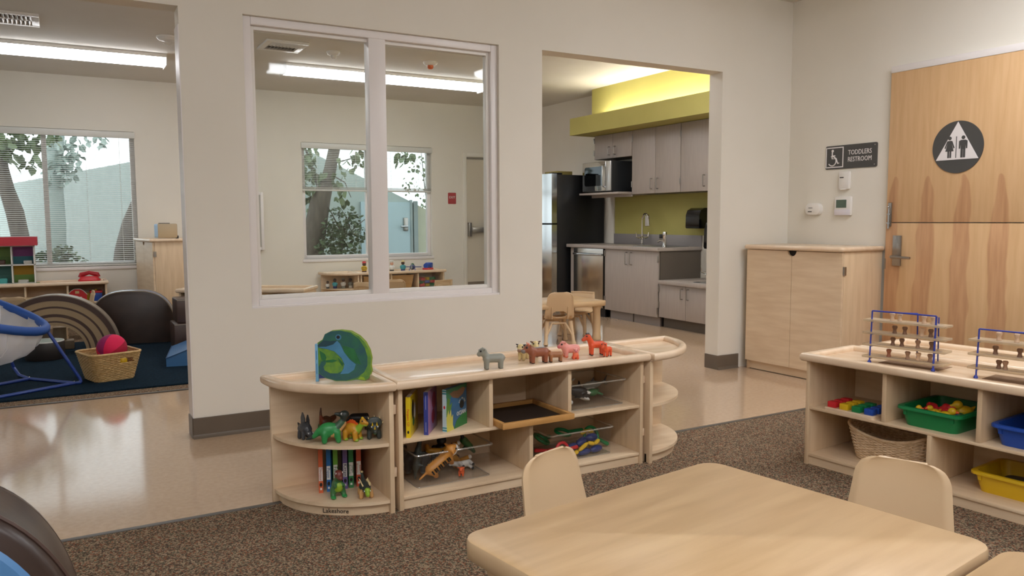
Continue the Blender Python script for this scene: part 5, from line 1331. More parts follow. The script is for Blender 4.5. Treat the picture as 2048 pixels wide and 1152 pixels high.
# ---- net goal with a blue frame
t = thing('net_goal', 'blue tube stand with a padded hoop and white net at the left edge', 'ball net', (0, 0, 0), 0)
fr = .0105; zt_ = ZR+fr
NVY = pm('navy_enamel_tube', '#24408c', rough=.3)
MB().tube([(.068, 5.94, zt_), (.066, 5.955, zt_+.02), (-.125, 6.02, .405)], fr, 10).build('leg', NVY, t)
MB().tube([(.07, 5.94, zt_), (.03, 5.935, zt_), (-.235, 6.26, zt_), (-.30, 6.42, zt_+.004), (-.335, 6.5, zt_+.05), (-.42, 6.5, .42)], fr, 10).build('leg', NVY, t)
MB().tube([(.03, 5.935, zt_), (-.38, 5.69, zt_), (-.80, 5.46+.18, zt_)], fr, 10).build('base_rail', NVY, t)
MB().tube([(-.235, 6.26, zt_), (-.41, 6.14, zt_), (-.80, 5.88, zt_)], fr, 10).build('base_rail', NVY, t)
for p in ((.03, 5.935, zt_+fr), (-.235, 6.26, zt_+fr)): MB().sph(p, .005, 2).build('bolt', M_steel, t)
hc = Vector((-0.810, 6.100, 0.651))
hu = (Vector((-.118, 6.02, .405))-hc); hv = Vector((-.05, .44, .07))
def hoop(a, s=1): return hc + hu*math.cos(a)*s + hv*math.sin(a)*s
MB().tube([hoop(2*PI*k/40) for k in range(40)], .029, 12, True).build('hoop_pad', pm('royal_blue_pad', '#1c4c98', rough=.6), t)
NETM = thin_clear('white_net', '#ffffff', gloss=.0, rough=.9, haze=.58, hazecol='#e8e8ec')
dn = Vector((-.02, -.02, -.34))
lo = []
for j in range(9):
    f = j/8; s = .93*math.cos(f*1.25)+.03
    lo.append([hoop(2*PI*k/40, s*(1+.03*math.sin(k*2.3+j))) + dn*math.sin(f*PI/2) for k in range(40)])
MB().loft(lo, False, True).build('net', NETM, t, smooth=80)
m = MB()
for k in range(0, 40, 5): m.tube([L[k] for L in lo], .004, 6)
m.build('net_tape', pm('white_tape', '#d9d9dc', rough=.8), t)

# ---- furniture along the far wall, left
HS = .478
straight_shelf('storage_shelf', 'low birch shelf under the left far window with a dollhouse on top', (-.71, 9.225, ZF), 0, 1.10, .36, HS, .262, (.37, .74), (.55,))
ZD = ZF+HS-.023
t = thing('dollhouse', 'open wooden dollhouse with a red roof under the left far window', 'dollhouse', (-.80, 9.29, ZD), 0)
bx('base', C('dollhouse_green', '#7d9a52', .5), t, -.02, -.02, 0, .585, .22, .012, bev=.002)
fm = MB()
for x in (0, .176, .352, .545): fm.box(x, 0, .012, x+.012, .20, .40)
for z in (.012, .200): fm.box(0, 0, z, .557, .20, z+.010)
fm.box(0, 0, .39, .557, .20, .40)
fm.build('frame', WHT, t)
RC = {(1, 0): ('#4f7f7a', '#5a8f88'), (1, 1): ('#7d9a52', '#6a8a4a'), (2, 0): ('#c79a2c', '#7fa552'), (2, 1): ('#8c4a86', '#3f7d8c'), (0, 0): ('#c79a2c', '#7fa552'), (0, 1): ('#5a8f88', '#8c4a86')}
for (i, j), (c1, c2) in RC.items():
    x0 = (.012, .188, .364)[i]; x1 = (.176, .352, .545)[i]; z0 = (.022, .21)[j]; z1 = (.20, .39)[j]
    bx('room_backdrop', pm('room_'+c1[1:], c1, rough=.6), t, x0, .19, z0+(z1-z0)*.42, x1, .197, z1)
    bx('room_backdrop', pm('room_'+c2[1:], c2, rough=.6), t, x0, .188, z0, x1, .195, z0+(z1-z0)*.42)
m = MB(); m.prism([(-.06, .40), (-.03, .485), (.215, .485), (.245, .40)], -.025, .585, 'x')
ro = m.build('roof', pm('roof_red', '#b3182a', '#a01425', scale=(1, 1, 20), ns=4, rough=.5), t)
DF = 'furniture pieces in the dollhouse'
for k, (x, z, w, h, c, lab) in enumerate(((.455, .21, .075, .035, WHT, 'white toy bathtub in the upper right room of the dollhouse'), (.40, .022, .09, .03, C('toy_grey', '#b9b7ae'), 'pale grey toy bed in the lower right room of the dollhouse'), (.235, .022, .075, .05, C('toy_teal', '#4aa6a0'), 'teal and yellow toy sofa in the lower middle room of the dollhouse'), (.22, .21, .08, .045, MUD, 'brown toy chest in the upper middle room of the dollhouse'))):
    t = thing('toy_furniture', lab, 'toy furniture', (-.80+x, 9.36, ZD+z), 0, DF)
    bx('body', c, t, 0, 0, 0, w, .06, h, bev=.006)
    bx('seat', c if k else C('tub_inside', '#cfcabf'), t, .008, -.006, 0, w-.008, .0, h*.6, bev=.002)
t = thing('toy_phone', 'red toy telephone on the shelf under the left far window', 'toy phone', (.235, 9.36, ZD), math.radians(-6))
MB().loft([rrect(.20, .13, .03, 0), rrect(.205, .135, .03, .03), rrect(.16, .10, .03, .06), rrect(.15, .09, .03, .065)]).build('base', RED, t)
MB().tube([(-.085, 0, .055), (-.075, 0, .082), (0, 0, .102), (.075, 0, .082), (.085, 0, .055)], [.022, .026, .02, .026, .022], 10).build('handset', C('deep_red_plastic', '#a81c26'), t)
t = thing('toy_barn', 'red toy barn with white crossed doors on the shelf under the left far window', 'toy barn', (.115, 9.30, ZF+.262), 0)
MB().prism([(-.088, 0), (-.088, .075), (-.055, .112), (-.025, .130), (.025, .130), (.055, .112), (.088, .075), (.088, 0)], 0, .10, 'y').build('body', RED, t)
m = MB()
for x0 in (-.042, .002):
    for a in ((x0, .004, x0+.04, .009), (x0, .046, x0+.04, .051), (x0, .004, x0+.005, .05), (x0+.035, .004, x0+.04, .05)): m.box(a[0], -.003, a[1], a[2], 0, a[3])
    m.tube([(x0+.004, -.0015, .007), (x0+.036, -.0015, .048)], .0026, 5).tube([(x0+.004, -.0015, .048), (x0+.036, -.0015, .007)], .0026, 5)
m.build('barn_door', WHT, t)
bx('hay_window', CRM, t, -.018, -.003, .086, .018, 0, .112); 
m = MB(); m.tube([(-.092, -.001, .072), (-.056, -.001, .114), (-.025, -.001, .133), (.025, -.001, .133), (.056, -.001, .114), (.092, -.001, .072)], .004, 6); m.build('roof_edge', WHT, t)
t = thing('lidded_box', 'blue box with a red lid beside the toy barn', 'box', (.29, 9.36, ZF+.262), 0)
bx('box', BLU, t, -.055, -.06, 0, .055, .06, .085, bev=.006); bx('lid', RED, t, -.058, -.063, .085, .058, .063, .107, bev=.004); MB().lathe([(.012, .107), (.01, .12), (0, .122)], n=12).build('knob', YEL, t)
o = tag(bx('toy_block', YEL, None, -.018, -.02, 0, .018, .02, .085, bev=.003), 'yellow block standing between the toy barn and the blue box', 'block'); o.location = (.215, 9.38, ZF+.262)
t = thing('radio', 'tan tabletop radio with a pale blue front on the narrow birch cabinet', 'radio', (.875, 9.0, .915), math.radians(-6))
MB().box(.0, -.075, .006, .19, .075, .155, .012).build('body', pm('tan_casing', '#b5a283', rough=.4), t)
MB().loft([[(-.03, q[0], q[1]+.08) for q in rrect(.13, .14, .02, 0)], [(.03, q[0], q[1]+.08) for q in rrect(.15, .15, .02, 0)]]).build('front', pm('pale_blue_plastic', '#9db9d2', rough=.3), t)
m = MB()
for z in (.04, .075, .11): m.box(-.033, -.035, z, -.0295, .035, z+.02, .002)
m.build('control', WHT, t)
MB().box(.01, -.04, .155, .12, .03, .162, .003).build('handle', M_black, t)
MB().box(.17, -.07, 0, .20, .07, .03, .004).build('foot', M_black, t)
# child tables and chairs at the left
toddler_chair('tan toddler chair at the left edge beyond the striped arch', (-.41, 8.10, ZF), math.radians(95), H=.452)
toddler_chair('tan toddler chair seen edge-on behind the striped arch', (.075, 8.42, ZF), math.radians(185), H=.44)
round_rect_table('child_table', 'low tan table behind the striped arch', (-.30, 8.48, ZF), 0, .70, .55, .375)

# ---- behind the inner window
HB = .462
corner_shelf('corner_shelf', 'quarter-round birch end shelf behind the glass holding four small figures', (3.125, 9.60, ZF), -1, .37, HB, .262)
straight_shelf('storage_shelf', 'low birch shelf behind the glass with figures and a toy plane on top', (3.145, 9.235, ZF), 0, 1.12, .365, HB, .235, (.40, .76), (.56,))
ZK = ZF+HB-.023
def person(label, x, y, z, h, cloth, legs, skin, hat=None, hatc=None, hair=None, stripes_=None, group='small toy people behind the glass'):
    t = thing('toy_person', label, 'toy figure', (x, y, z), FACE_C+.1, group)
    s = h
    MB().lathe([(.17*s, 0), (.19*s, .02*s), (.185*s, .22*s)], n=20).build('legs', legs, t)
    b = MB().lathe([(.185*s, .22*s), (.21*s, .26*s), (.215*s, .42*s), (.16*s, .56*s), (.09*s, .60*s)], n=20); b.sph((.06*s, .19*s, .42*s), (.07*s, .06*s, .13*s)); b.sph((.06*s, -.19*s, .42*s), (.07*s, .06*s, .13*s)); b.build('torso', cloth, t)
    if stripes_:
        for z_ in (.33, .45): MB().lathe([(.219*s, z_*s), (.222*s, (z_+.02)*s), (.219*s, (z_+.04)*s)], n=20).build('band', stripes_, t)
    MB().sph((0, 0, .74*s), (.155*s, .155*s, .17*s), 3).build('head', skin, t)
    for sg_ in (1, -1): MB().sph((.14*s, sg_*.06*s, .77*s), .02*s, 1).build('eye', BLK, t)
    if hair: MB().sph((-.03*s, 0, .80*s), (.165*s, .17*s, .16*s), 2).build('hair', hair, t)
    if hat == 'brim': MB().lathe([(.25*s, .85*s), (.26*s, .87*s), (.14*s, .89*s), (.13*s, .98*s), (0, 1.0*s)], n=20).build('hat', hatc, t)
    if hat == 'chef': MB().lathe([(.14*s, .84*s), (.14*s, .92*s), (.18*s, .95*s), (.15*s, 1.0*s), (0, 1.02*s)], n=20).build('hat', hatc, t)
    if hat == 'helmet': MB().lathe([(.21*s, .84*s), (.2*s, .86*s), (.16*s, .88*s), (.13*s, .98*s), (0, 1.0*s)], n=20).build('hat', hatc, t)
person('toy firefighter in yellow with a red helmet behind the glass', 3.235, 9.36, ZK, .152, YEL, MUD, SKD, 'helmet', RED, stripes_=BLK)
person('toy cook in white with a white cap behind the glass', 3.60, 9.37, ZK, .148, WHT, CHA, SKL, 'chef', WHT)
person('toy farmer in teal with a straw hat behind the glass', 3.75, 9.37, ZK, .150, TEA, NAV, SKD, 'brim', CRM)
FX = 9.40
person('smallest toy figure, white top and dark hair, first on the round shelf behind glass', 2.80, 9.46, ZF+.262, .098, WHT, CHA, SKD, hair=BLK)
person('toy figure in bright teal, second on the round shelf behind the glass', 2.885, 9.44, ZF+.262, .128, C('aqua_vinyl', '#45a8b4'), NAV, SKD, hair=BLK)
person('toy figure in a white coat, third on the round shelf behind the glass', 2.985, 9.42, ZF+.262, .132, WHT, GRY, SKD, hair=GRY)
person('toy figure in grey and white, last on the round shelf behind the glass', 3.075, 9.42, ZF+.262, .125, GRY, WHT, SKD, hair=BLK)
t = thing('toy_plane', 'blue toy aeroplane with wide wings behind the glass', 'toy plane', (3.885, 9.38, ZK), FACE_C)
MB().sph((0, 0, .055), (.09, .035, .035), 3).build('fuselage', NAV, t)
MB().box(-.02, -.115, .055, .03, .115, .063, .003).build('wing', C('plum_blue', '#3a3470'), t)
MB().sph((.0, 0, .085), (.03, .022, .022), 2).build('canopy', DGR, t)
MB().cyl((.09, 0, .055), (.098, 0, .055), .012).box(.095, -.004, .02, .1, .004, .11, .001).build('propeller', GRY, t)
for s in (1, -1): MB().cyl((.03, s*.03, .014), (.03, s*.042, .014), .014).box(.026, s*.034, .014, .034, s*.038, .045).build('wheel', BLU, t)
t = thing('toy_train', 'blue and red toy engine at the right end of the shelf behind the glass', 'toy train', (4.10, 9.38, ZK), FACE_C-.4)
MB().box(-.06, -.045, .015, .07, .045, .04, .004).build('chassis', RED, t)
MB().box(-.06, -.042, .04, .0, .042, .105, .008).cyl((-.0, 0, .066), (.06, 0, .066), .034, n=20).build('body', BLU, t)
for x in (-.035, .035):
    for s in (1, -1): MB().cyl((x, s*.04, .016), (x, s*.05, .016), .016).build('wheel', RED, t)
for k, (x, lab) in enumerate(((3.345, 'tan wooden crate in the left opening of the shelf behind the glass'), (3.715, 'tan wooden crate in the middle opening of the shelf behind the glass'))):
    t = thing('wooden_crate', lab, 'crate', (x, 9.40, ZF+.235), 0, 'tan crates behind the glass')
    MB().loft([rrect(.24, .2, .01, 0, 2), rrect(.30, .24, .012, .17, 2), rrect(.29, .23, .012, .17, 2), rrect(.232, .19, .01, .008, 2)]).build('crate', pm('basket_wood', '#c39a62', '#b0864f', scale=(1, 1, 14), ns=4, rough=.5), t)
t = tote('clear_bin', 'clear bin of coloured bricks at the right end of the shelf behind the glass', (4.075, 9.40, ZF+.235), 0, .29, .24, .15, M_clear, 'bin', None, False, flare=.01, r=.014)
rng = random.Random(4)
CB = [('red', RED), ('blue', BLU), ('green', GRN), ('yellow', YEL)]
cnt = {}
PLC = ['lower left', 'lower middle', 'lower right', 'middle left', 'centre', 'middle right', 'upper left', 'upper middle', 'upper right']
for k in range(9):
    nm, c = CB[(k*3+k//3) % 4]
    o = tag(MB().box(-.035, -.03, 0, .035, .03, .036, .003).build('toy_brick', c), '%s toy brick at the %s of the clear bin behind the glass' % (nm, PLC[k]), 'toy brick', 'coloured bricks in the clear bin behind the glass')
    o.location = (4.0+.075*(k % 3), 9.36+.02*(k % 2), ZF+.242+.04*(k//3)); o.rotation_euler = (0, .15*((k % 3)-1), .3*k)
toddler_chair('tan toddler chair behind the glass, left one in front of the shelf', (2.99, 8.46, ZF), math.radians(40), H=.415)
toddler_chair('tan toddler chair behind the glass with its broad back in front of the crate', (3.28, 8.46, ZF), math.radians(70), H=.432)
toddler_chair('tan toddler chair behind the glass, right one near the far door', (3.79, 8.44, ZF), math.radians(100), H=.355)
round_rect_table('child_table', 'low tan table behind the glass among the toddler chairs', (3.4, 7.9, ZF), 0, .9, .6, .33)
rz3 = math.radians(-32)
straight_shelf('storage_shelf', 'low birch shelf whose tray top shows at the lower left behind the glass', (1.80-1.1*math.cos(rz3), 6.82-1.1*math.sin(rz3), 0.004), rz3, 1.10, .40, .505, .27, (.37, .73), (.55,))
# ============================================================ kitchen
def handle(m, x, y, z0, z1, out=.03, r=.0045):
    m.tube([(x, y, z0), (x-out*.8, y, z0), (x-out, y, z0+.008), (x-out, y, z1-.008), (x-out*.8, y, z1), (x, y, z1)], r, 8)
def cab(name, label, x, y0, y1, z0, z1, depth, doors, cat='cabinet', hz=None, hinges=(), group=None, mat=None):
    """cabinet fronting towards -x at x; doors: list of (ya, yb, handle_y or None)"""
    t = thing(name, label, cat, (x, y0, 0), 0, group); mat = mat or M_grey
    bx('carcass', M_greyd, t, .02, 0, z0, depth, y1-y0, z1)  # carcass darker than its doors to paint shade into the seams
    for (ya, yb, hy) in doors:
        d = bx('door', mat, t, 0, ya-y0+.0025, z0+.0015, .019, yb-y0-.0025, z1-.0025, bev=.0015)
        if hy is not None:
            m = MB(); handle(m, 0, hy-y0, hz[0], hz[1]); m.build('handle', M_nickel, d)
    for (hy, hz_) in hinges:
        MB().box(-.004, hy-y0-.012, hz_, .0, hy-y0+.012, hz_+.065, .001).cyl((-.006, hy-y0, hz_), (-.006, hy-y0, hz_+.065), .005, n=8).build('hinge', M_nickel, t)
    return t
XC = 5.24
t = cab('base_cabinet', 'grey sink cabinet with two pull handles beside the dishwasher', XC, 6.195, 7.10, .095, .772, .56, [(6.195, 7.10, None)], hz=(.63, .74), hinges=((7.098, .69), (7.098, .18), (6.198, .66), (6.198, .13)))
m = MB(); handle(m, 0, 6.705-6.195, .615, .745); handle(m, 0, 6.625-6.195, .615, .745); m.build('handle', M_nickel, t)
MB().box(.05, .02, 0, .07, .44, .095).box(.05, .46, 0, .07, .86, .095).build('toe_panel', pm('toe_panel_grey', '#8d8683', rough=.4), t)
bx('toe_backing', M_dark, t, .072, 0, 0, .09, .9, .095)
bx('end_panel', M_greyd, t, .02, -.012, .095, .56, 0, .772)
t = cab('base_cabinet', 'low grey cabinet with two doors below the small sink', XC, 4.75, 6.18, .105, .445, .56, [(5.785, 6.18, 5.83), (5.39, 5.785, 5.745), (4.75, 5.39, None)], hz=(.315, .415), hinges=((6.18, .36), (6.18, .20)))
bx('toe_panel', M_greyd, t, .07, 0, 0, .09, 1.43, .105)
o = tag(MB().box(0, 0, 0, .60, 1.66, .036, .004).build('worktop', M_grey), 'grey worktop over the dishwasher and sink cabinet', 'worktop'); o.location = (5.21, 6.17, .772)
o2 = tag(MB().box(0, 0, 0, .60, 1.43, .038, .004).build('worktop', M_grey), 'low grey worktop with the small sink, at child height', 'worktop'); o2.location = (5.21, 4.735, .445)
bs = tag(MB().box(0, 0, 0, .018, 1.575, .118, .003).build('splash_board', pm('splash_grey', '#8f8b8a', rough=.4), ), 'grey splash board along the back of the worktop', 'splash board'); bs.location = (5.792, 6.17, .808)
tag(bx('wall_backsplash', M_green, None, 5.803, 4.34, .926, 5.81, 7.665, 1.37), kind='structure')
tag(bx('trim_5', M_wall, None, 5.79, 7.67, .808, 5.81, 7.79, 1.40), kind='structure')
t = thing('dishwasher', 'stainless dishwasher with a curved bar handle', 'dishwasher', (XC, 7.125, 0))
bx('body', M_black, t, .03, 0, .0, .56, .60, .77)
sw = pm('soft_stainless', '#d6d8d6', rough=.16, metal=1)
MB().loft([[(x-.02*math.sin(PI*(y-.01)/.58)*0, y, .10), (x, y, .765)] for x, y in ()] or [[(0-.012*math.sin(PI*k/12), .01+.58*k/12, .10) for k in range(13)]+[(.028, .59, .10), (.028, .01, .10)], [(0-.012*math.sin(PI*k/12), .01+.58*k/12, .765) for k in range(13)]+[(.028, .59, .765), (.028, .01, .765)]]).build('door', sw, t, smooth=60)
MB().tube([(-.004, .03, .70), (-.035, .06, .70), (-.052, .18, .70), (-.056, .30, .70), (-.052, .42, .70), (-.035, .54, .70), (-.004, .57, .70)], .013, 10).build('handle', M_steel, t)
bx('kick_plate', M_black, t, .05, 0, 0, .07, .60, .095)
o = tag(bx('filler_panel', M_grey, None, 0, 0, 0, .56, .06, .772), 'narrow grey filler panel left of the dishwasher', 'panel'); o.location = (XC+.01, 7.73, 0)
# sinks and taps
def gooseneck(name, label, x, y, z, h, reach, head=PI, lever=True):
    t = thing(name, label, 'tap', (x, y, z), head)
    MB().lathe([(.024, 0), (.024, .008), (.016, .014), (.016, .06), (.02, .065), (.02, .085), (.012, .095), (.0095, .10)], n=20).build('base', M_chrome, t)
    r = reach/2
    pts = [(0, 0, .095), (0, 0, h-r)] + [(r-r*math.cos(a), 0, h-r+r*math.sin(a)) for a in [PI*k/10 for k in range(1, 11)]] + [(reach, 0, h-r-.045)]
    MB().tube(pts, .0095, 10).build('spout', M_chrome, t)
    if lever:
        for s in (-1, 1):
            MB().tube([(0, 0, .075), (0, s*.045, .078), (.0, s*.07, .088)], [.016, .013, .010], 10).tube([(0, s*.07, .088), (0, s*.08, .14)], [.008, .005], 8).build('lever', M_chrome, t)
    return t
def sink(label, x, y, z, w, d):
    t = thing('sink', label, 'sink', (x, y, z))
    MB().loft([rrect(w, d, .03, 0), rrect(w+.03, d+.03, .04, 0), rrect(w+.03, d+.03, .04, .004), rrect(w, d, .03, .004), rrect(w-.02, d-.02, .03, .0012), rrect(w-.06, d-.06, .02, .001)], False, True).build('basin', M_steel, t)
sink('steel sink set in the grey worktop', 5.50, 6.47, .808, .36, .46)
sink('small steel sink in the low worktop', 5.48, 5.55, .483, .34, .40)
gooseneck('gooseneck_tap', 'tall chrome gooseneck tap by the splash board', 5.70, 7.02, .808, .35, .15, -PI/2-.2)
t = thing('side_tap', 'short chrome tap with a black lever at the end of the worktop', 'tap', (5.35, 6.23, .808))
MB().lathe([(.024, 0), (.022, .01), (.020, .03), (.020, .115), (.022, .12), (.022, .15), (.018, .158), (0, .16)], n=20).build('body', M_chrome, t)
MB().tube([(0, .01, .07), (-.02, .05, .072), (-.03, .075, .055)], [.014, .013, .011], 10).build('spout', M_chrome, t)
MB().box(-.012, .018, .09, .006, .075, .135, .006).build('lever', M_black, t)
gooseneck('gooseneck_tap', 'slim chrome gooseneck tap at the small low sink', 5.60, 5.86, .483, .33, .13, -PI/2-.2)
t = thing('soap_bottle', 'pale soap bottle at the right end of the low worktop', 'bottle', (5.70, 5.66, .483))
MB().loft([rrect(.06, .04, .012, 0), rrect(.06, .04, .012, .11), rrect(.03, .03, .012, .125)]).build('bottle', M_white, t)
MB().cyl((0, 0, .125), (0, 0, .15), .01).build('cap', M_white, t)
def dispenser(name, label, x, y, z, s=1):
    t = thing(name, label, 'dispenser', (x, y, z))
    pts = [(-.02, 0), (-.155, 0), (-.163, .015), (-.160, .135), (-.14, .185), (-.09, .21), (0, .21), (0, 0)]
    MB().prism([(a*s, b*s) for a, b in pts], 0, .20*s, 'y').build('housing', M_blackg, t)
    return t
# outlines are (x, z) swept along y
dispenser('towel_dispenser', 'black paper towel dispenser on the green kitchen wall', 5.803, 6.045, 1.0)
dispenser('towel_dispenser', 'black dispenser partly hidden by the right jamb of the kitchen opening', 5.803, 5.625, .80, 1.4)
o = tag(MB().box(0, 0, 0, .008, .07, .115, .002).build('switch_plate', M_white), 'pale switch plate on the green wall behind the tall tap', 'switch'); o.location = (5.795, 7.02, 1.02)
# wall cabinets
XU = 5.52
cab('wall_cabinet', 'small grey wall cabinet with two short doors over the microwave', XU, 6.995, 7.70, 1.795, 2.073, .285, [(7.345, 7.70, 7.40), (6.995, 7.345, 7.29)], hz=(1.835, 1.925), hinges=((7.705, 1.98), (7.705, 1.84)), group='grey wall cabinets')
cab('wall_cabinet', 'tall grey wall cabinet with a pair of doors, left one under the green soffit', XU, 6.20, 6.99, 1.372, 2.073, .285, [(6.595, 6.99, 6.645), (6.20, 6.595, 6.545)], hz=(1.42, 1.53), hinges=((6.985, 1.95), (6.985, 1.45), (6.20, 1.93), (6.20, 1.45)), group='grey wall cabinets')
cab('wall_cabinet', 'tall grey wall cabinet at the right edge of the kitchen opening', XU, 5.40, 6.195, 1.372, 2.073, .285, [(5.80, 6.195, 5.845), (5.40, 5.80, 5.75)], hz=(1.42, 1.53), group='grey wall cabinets')
t = thing('microwave_shelf', 'grey shelf holding the microwave under the small wall cabinet', 'shelf', (5.34, 6.995, 1.378))
bx('board', M_grey, t, 0, 0, 0, .47, .755, .022, bev=.002); bx('support', M_grey, t, .18, .0, -.03, .20, .755, 0)
t = thing('microwave', 'stainless microwave with a mirrored door on the grey shelf', 'microwave', (5.385, 7.195, 1.40))
bx('case', pm('charcoal_case', '#2a2d30', rough=.35), t, .012, 0, .012, .37, .56, .355, bev=.004)
bx('door', pm('mirror_steel', '#c9cccd', rough=.07, metal=1), t, 0, .10, .02, .014, .555, .352, bev=.004)
MB().prism([(p[0]+.33, p[1]+.19) for p in [(q[0], q[1]) for q in rrect(.36, .22, .03, 0)]], -.002, 0, 'x').build('window', pm('dark_mirror', '#4a4e50', rough=.05, metal=1), t)
bx('control_panel', pm('panel_silver', '#d2d4d3', rough=.3, metal=.6), t, 0, .004, .02, .014, .098, .352, bev=.003)
MB().tube([(0, .118, .06), (-.03, .118, .075), (-.034, .118, .19), (-.03, .118, .30), (0, .118, .315)], .009, 8).build('handle', M_steel, t)
for y in (.04, .52):
    MB().cyl((.05, y, 0), (.05, y, .013), .014).cyl((.32, y, 0), (.32, y, .013), .014).build('foot', M_black, t)
# fridge
t = thing('fridge', 'tall black-sided fridge with two steel doors at the left of the kitchen', 'fridge', (5.03, 7.865, 0))
bx('case', M_black, t, .075, 0, .0, .76, .70, 1.625, bev=.004)
fs = pm('fridge_steel', '#d0d4d6', rough=.15, metal=1)
def fdoor(z0, z1):
    A = [(-.022*math.sin(PI*k/14)+.0, .004+.69*k/14) for k in range(15)] + [(.072, .694), (.072, .004)]
    return MB().loft([[(x, y, z0) for x, y in A], [(x, y, z1) for x, y in A]]).build('door', fs, t, smooth=60)
fdoor(.06, 1.035); fdoor(1.055, 1.635)
bx('door_gap', M_blackg, t, .004, .002, 1.035, .08, .696, 1.055)
MB().box(.02, .02, 1.625, .16, .10, 1.648, .004).box(.02, .6, 1.625, .16, .68, 1.648, .004).build('hinge_cover', M_black, t)
for z0, z1 in ((.55, 1.0), (1.09, 1.42)): MB().tube([(-.005, .60, z0), (-.055, .60, z0+.02), (-.055, .60, z1-.02), (-.005, .60, z1)], .012, 8).build('handle', M_steel, t)
o = tag(MB().box(0, 0, 0, .22, .28, .05, .003).build('cardboard_box', pm('olive_cardboard', '#8f8248', rough=.8)), 'flat olive box lying on top of the fridge', 'box'); o.location = (5.19, 8.0, 1.6255)
# soffit with a cove lamp
so = struct('soffit')
bx('soffit_board', M_green, so, 5.23, 4.34, 2.074, 5.545, 7.79, 2.094); bx('soffit_lip', M_green, so, 5.23, 4.34, 2.094, 5.25, 7.79, 2.268); bx('soffit_end', M_green, so, 5.25, 7.77, 2.094, 5.545, 7.79, 2.268)
sbox('wall_soffit', M_green, (5.545, 4.34, 2.074, 5.81, 7.79, HF))
t = thing('cove_light', 'bright strip lamp hidden in the green kitchen cove', 'light', (5.42, 6.0, 2.094))
bx('housing', M_white, t, -.03, -1.55, 0, .03, 1.55, .11)
MB().cyl((0, -1.53, .135), (0, 1.53, .135), .018, n=12).build('tube', emit('cove_tube', '#fff8ec', COVE), t)
# ============================================================ yard behind the far windows
tag(bx('ground', pm('yard_soil', '#4d4437', '#3c352b', ns=4, rough=1), None, -14, YB+.15, -.25, 22, 30, -.12), kind='structure')
c0 = Vector((2.900, 12.200, 2.381))
ZTOP = c0.z
def yard_wall(name, p, ang, L, mat, z0=-.2, z1=ZTOP, t=.2):
    d = Vector((math.cos(ang), math.sin(ang), 0)); n = Vector((-d.y, d.x, 0))
    a = Vector((p.x, p.y, 0)); b = a+d*L; P = [a, b, b+n*t, a+n*t]
    return tag(MB().loft([[(q.x, q.y, z0) for q in P], [(q.x, q.y, z1) for q in P]]).build(name, mat), kind='structure')
yard_wall('wall_yard', c0, math.radians(90+12.3), 45, M_stucco, t=-.2)  # wall ends at its shadow line, the sunlit part above left out
# yard wall on the right, its sloping top shaped after a shadow line
YW = 13.5
def slope(name, mat, pts):
    return tag(MB().prism([(pts[0][0], -.2)] + [(p[0], p[2]) for p in pts] + [(pts[-1][0], -.2)], YW, YW+.2, 'y').build(name, mat), kind='structure')
slope('wall_yard.001', M_stucco, [(3.127, 13.500, 2.546), (4.851, 13.500, 1.764), (5.649, 13.500, 1.397)])
slope('wall_yard.002', M_stucco2, [(5.649, 13.500, 1.397), (6.056, 13.500, 1.206), (7.544, 13.500, 0.503)])
d3 = struct('door_3'); d3.location = (5.563, 13.500, 0.364)
d3.location.z = 0
bx('door_leaf', pm('pale_blue_door', '#a9bfc5', rough=.5), d3, -.95, -.045, -.12, -.02, 0, 1.42)
MB().box(-.02, -.06, -.12, .02, 0, 1.46, .002).box(.05, -.05, -.12, .13, 0, 1.44).build('door_frame', pm('frame_grey', '#8e9a99', rough=.6), d3)
lk = MB().box(-.16, -.075, .90, -.07, -.045, 1.14, .02).build('lock_plate', M_nickel, d3)
MB().cyl((-.11, -.075, .98), (-.11, -.11, .98), .022).tube([(-.09, -.11, .98), (-.23, -.11, .98)], .018, 8).build('lever_handle', M_steel, lk)
def trunk(name, label, pts, rad, cat='tree'):
    t = thing(name, label, cat, (pts[0][0], pts[0][1], -.12)); o = Vector(t.location)
    pts = [(pts[0][0], pts[0][1], -.13)] + list(pts); rad = [rad[0]*1.1] + list(rad)
    MB().tube([Vector(p)-o for p in pts], rad, 12).build('trunk', M_bark, t, smooth=60)
    return t, o
def leaves(t, o, spots, mat, size, seed, name='foliage', droop=.5):
    rng = random.Random(seed); m = MB()
    for (c, R, n) in spots:
        c = Vector(c)-o
        for k in range(n):
            v = Vector((rng.gauss(0, 1), rng.gauss(0, 1), rng.gauss(0, 1))).normalized()*R*rng.random()**.4
            p = c+v; s = size*(.6+.7*rng.random())
            ax = Vector((rng.uniform(-1, 1), rng.uniform(-1, 1), rng.uniform(-.6, .2)-droop)).normalized()
            w = ax.cross(Vector((rng.uniform(-1, 1), rng.uniform(-1, 1), rng.uniform(-1, 1)))).normalized()*s*.34
            nn = ax.cross(w).normalized()*s*.08
            V = [m.bm.verts.new(q) for q in (p, p+ax*s*.35+w+nn, p+ax*s*.75+w*.7+nn, p+ax*s, p+ax*s*.75-w*.7+nn, p+ax*s*.35-w+nn)]
            m.bm.faces.new((V[0], V[1], V[2], V[3])); m.bm.faces.new((V[0], V[3], V[4], V[5]))
    m.build(name, mat, t, smooth=0)
def branch(t, o, pts, r, name='branch'): MB().tube([Vector(p)-o for p in pts], r, 6).build(name, M_bark, t)
SP = .07
t, o = trunk('leaning_tree', 'leaning tree with a thick trunk outside the window behind the glass', [(3.028, 11.000, 0.579), (3.111, 11.000, 1.033), (3.183, 11.000, 1.382), (3.267, 11.000, 1.593), (3.345, 11.050, 1.807), (3.425, 11.100, 2.093), (3.570, 11.200, 2.604)], [.17, .155, .14, .10, .088, .083, .08])
branch(t, o, [(3.213, 11.000, 1.417), (3.137, 11.200, 1.809), (3.074, 11.400, 2.209)], [.03, .025, .012])
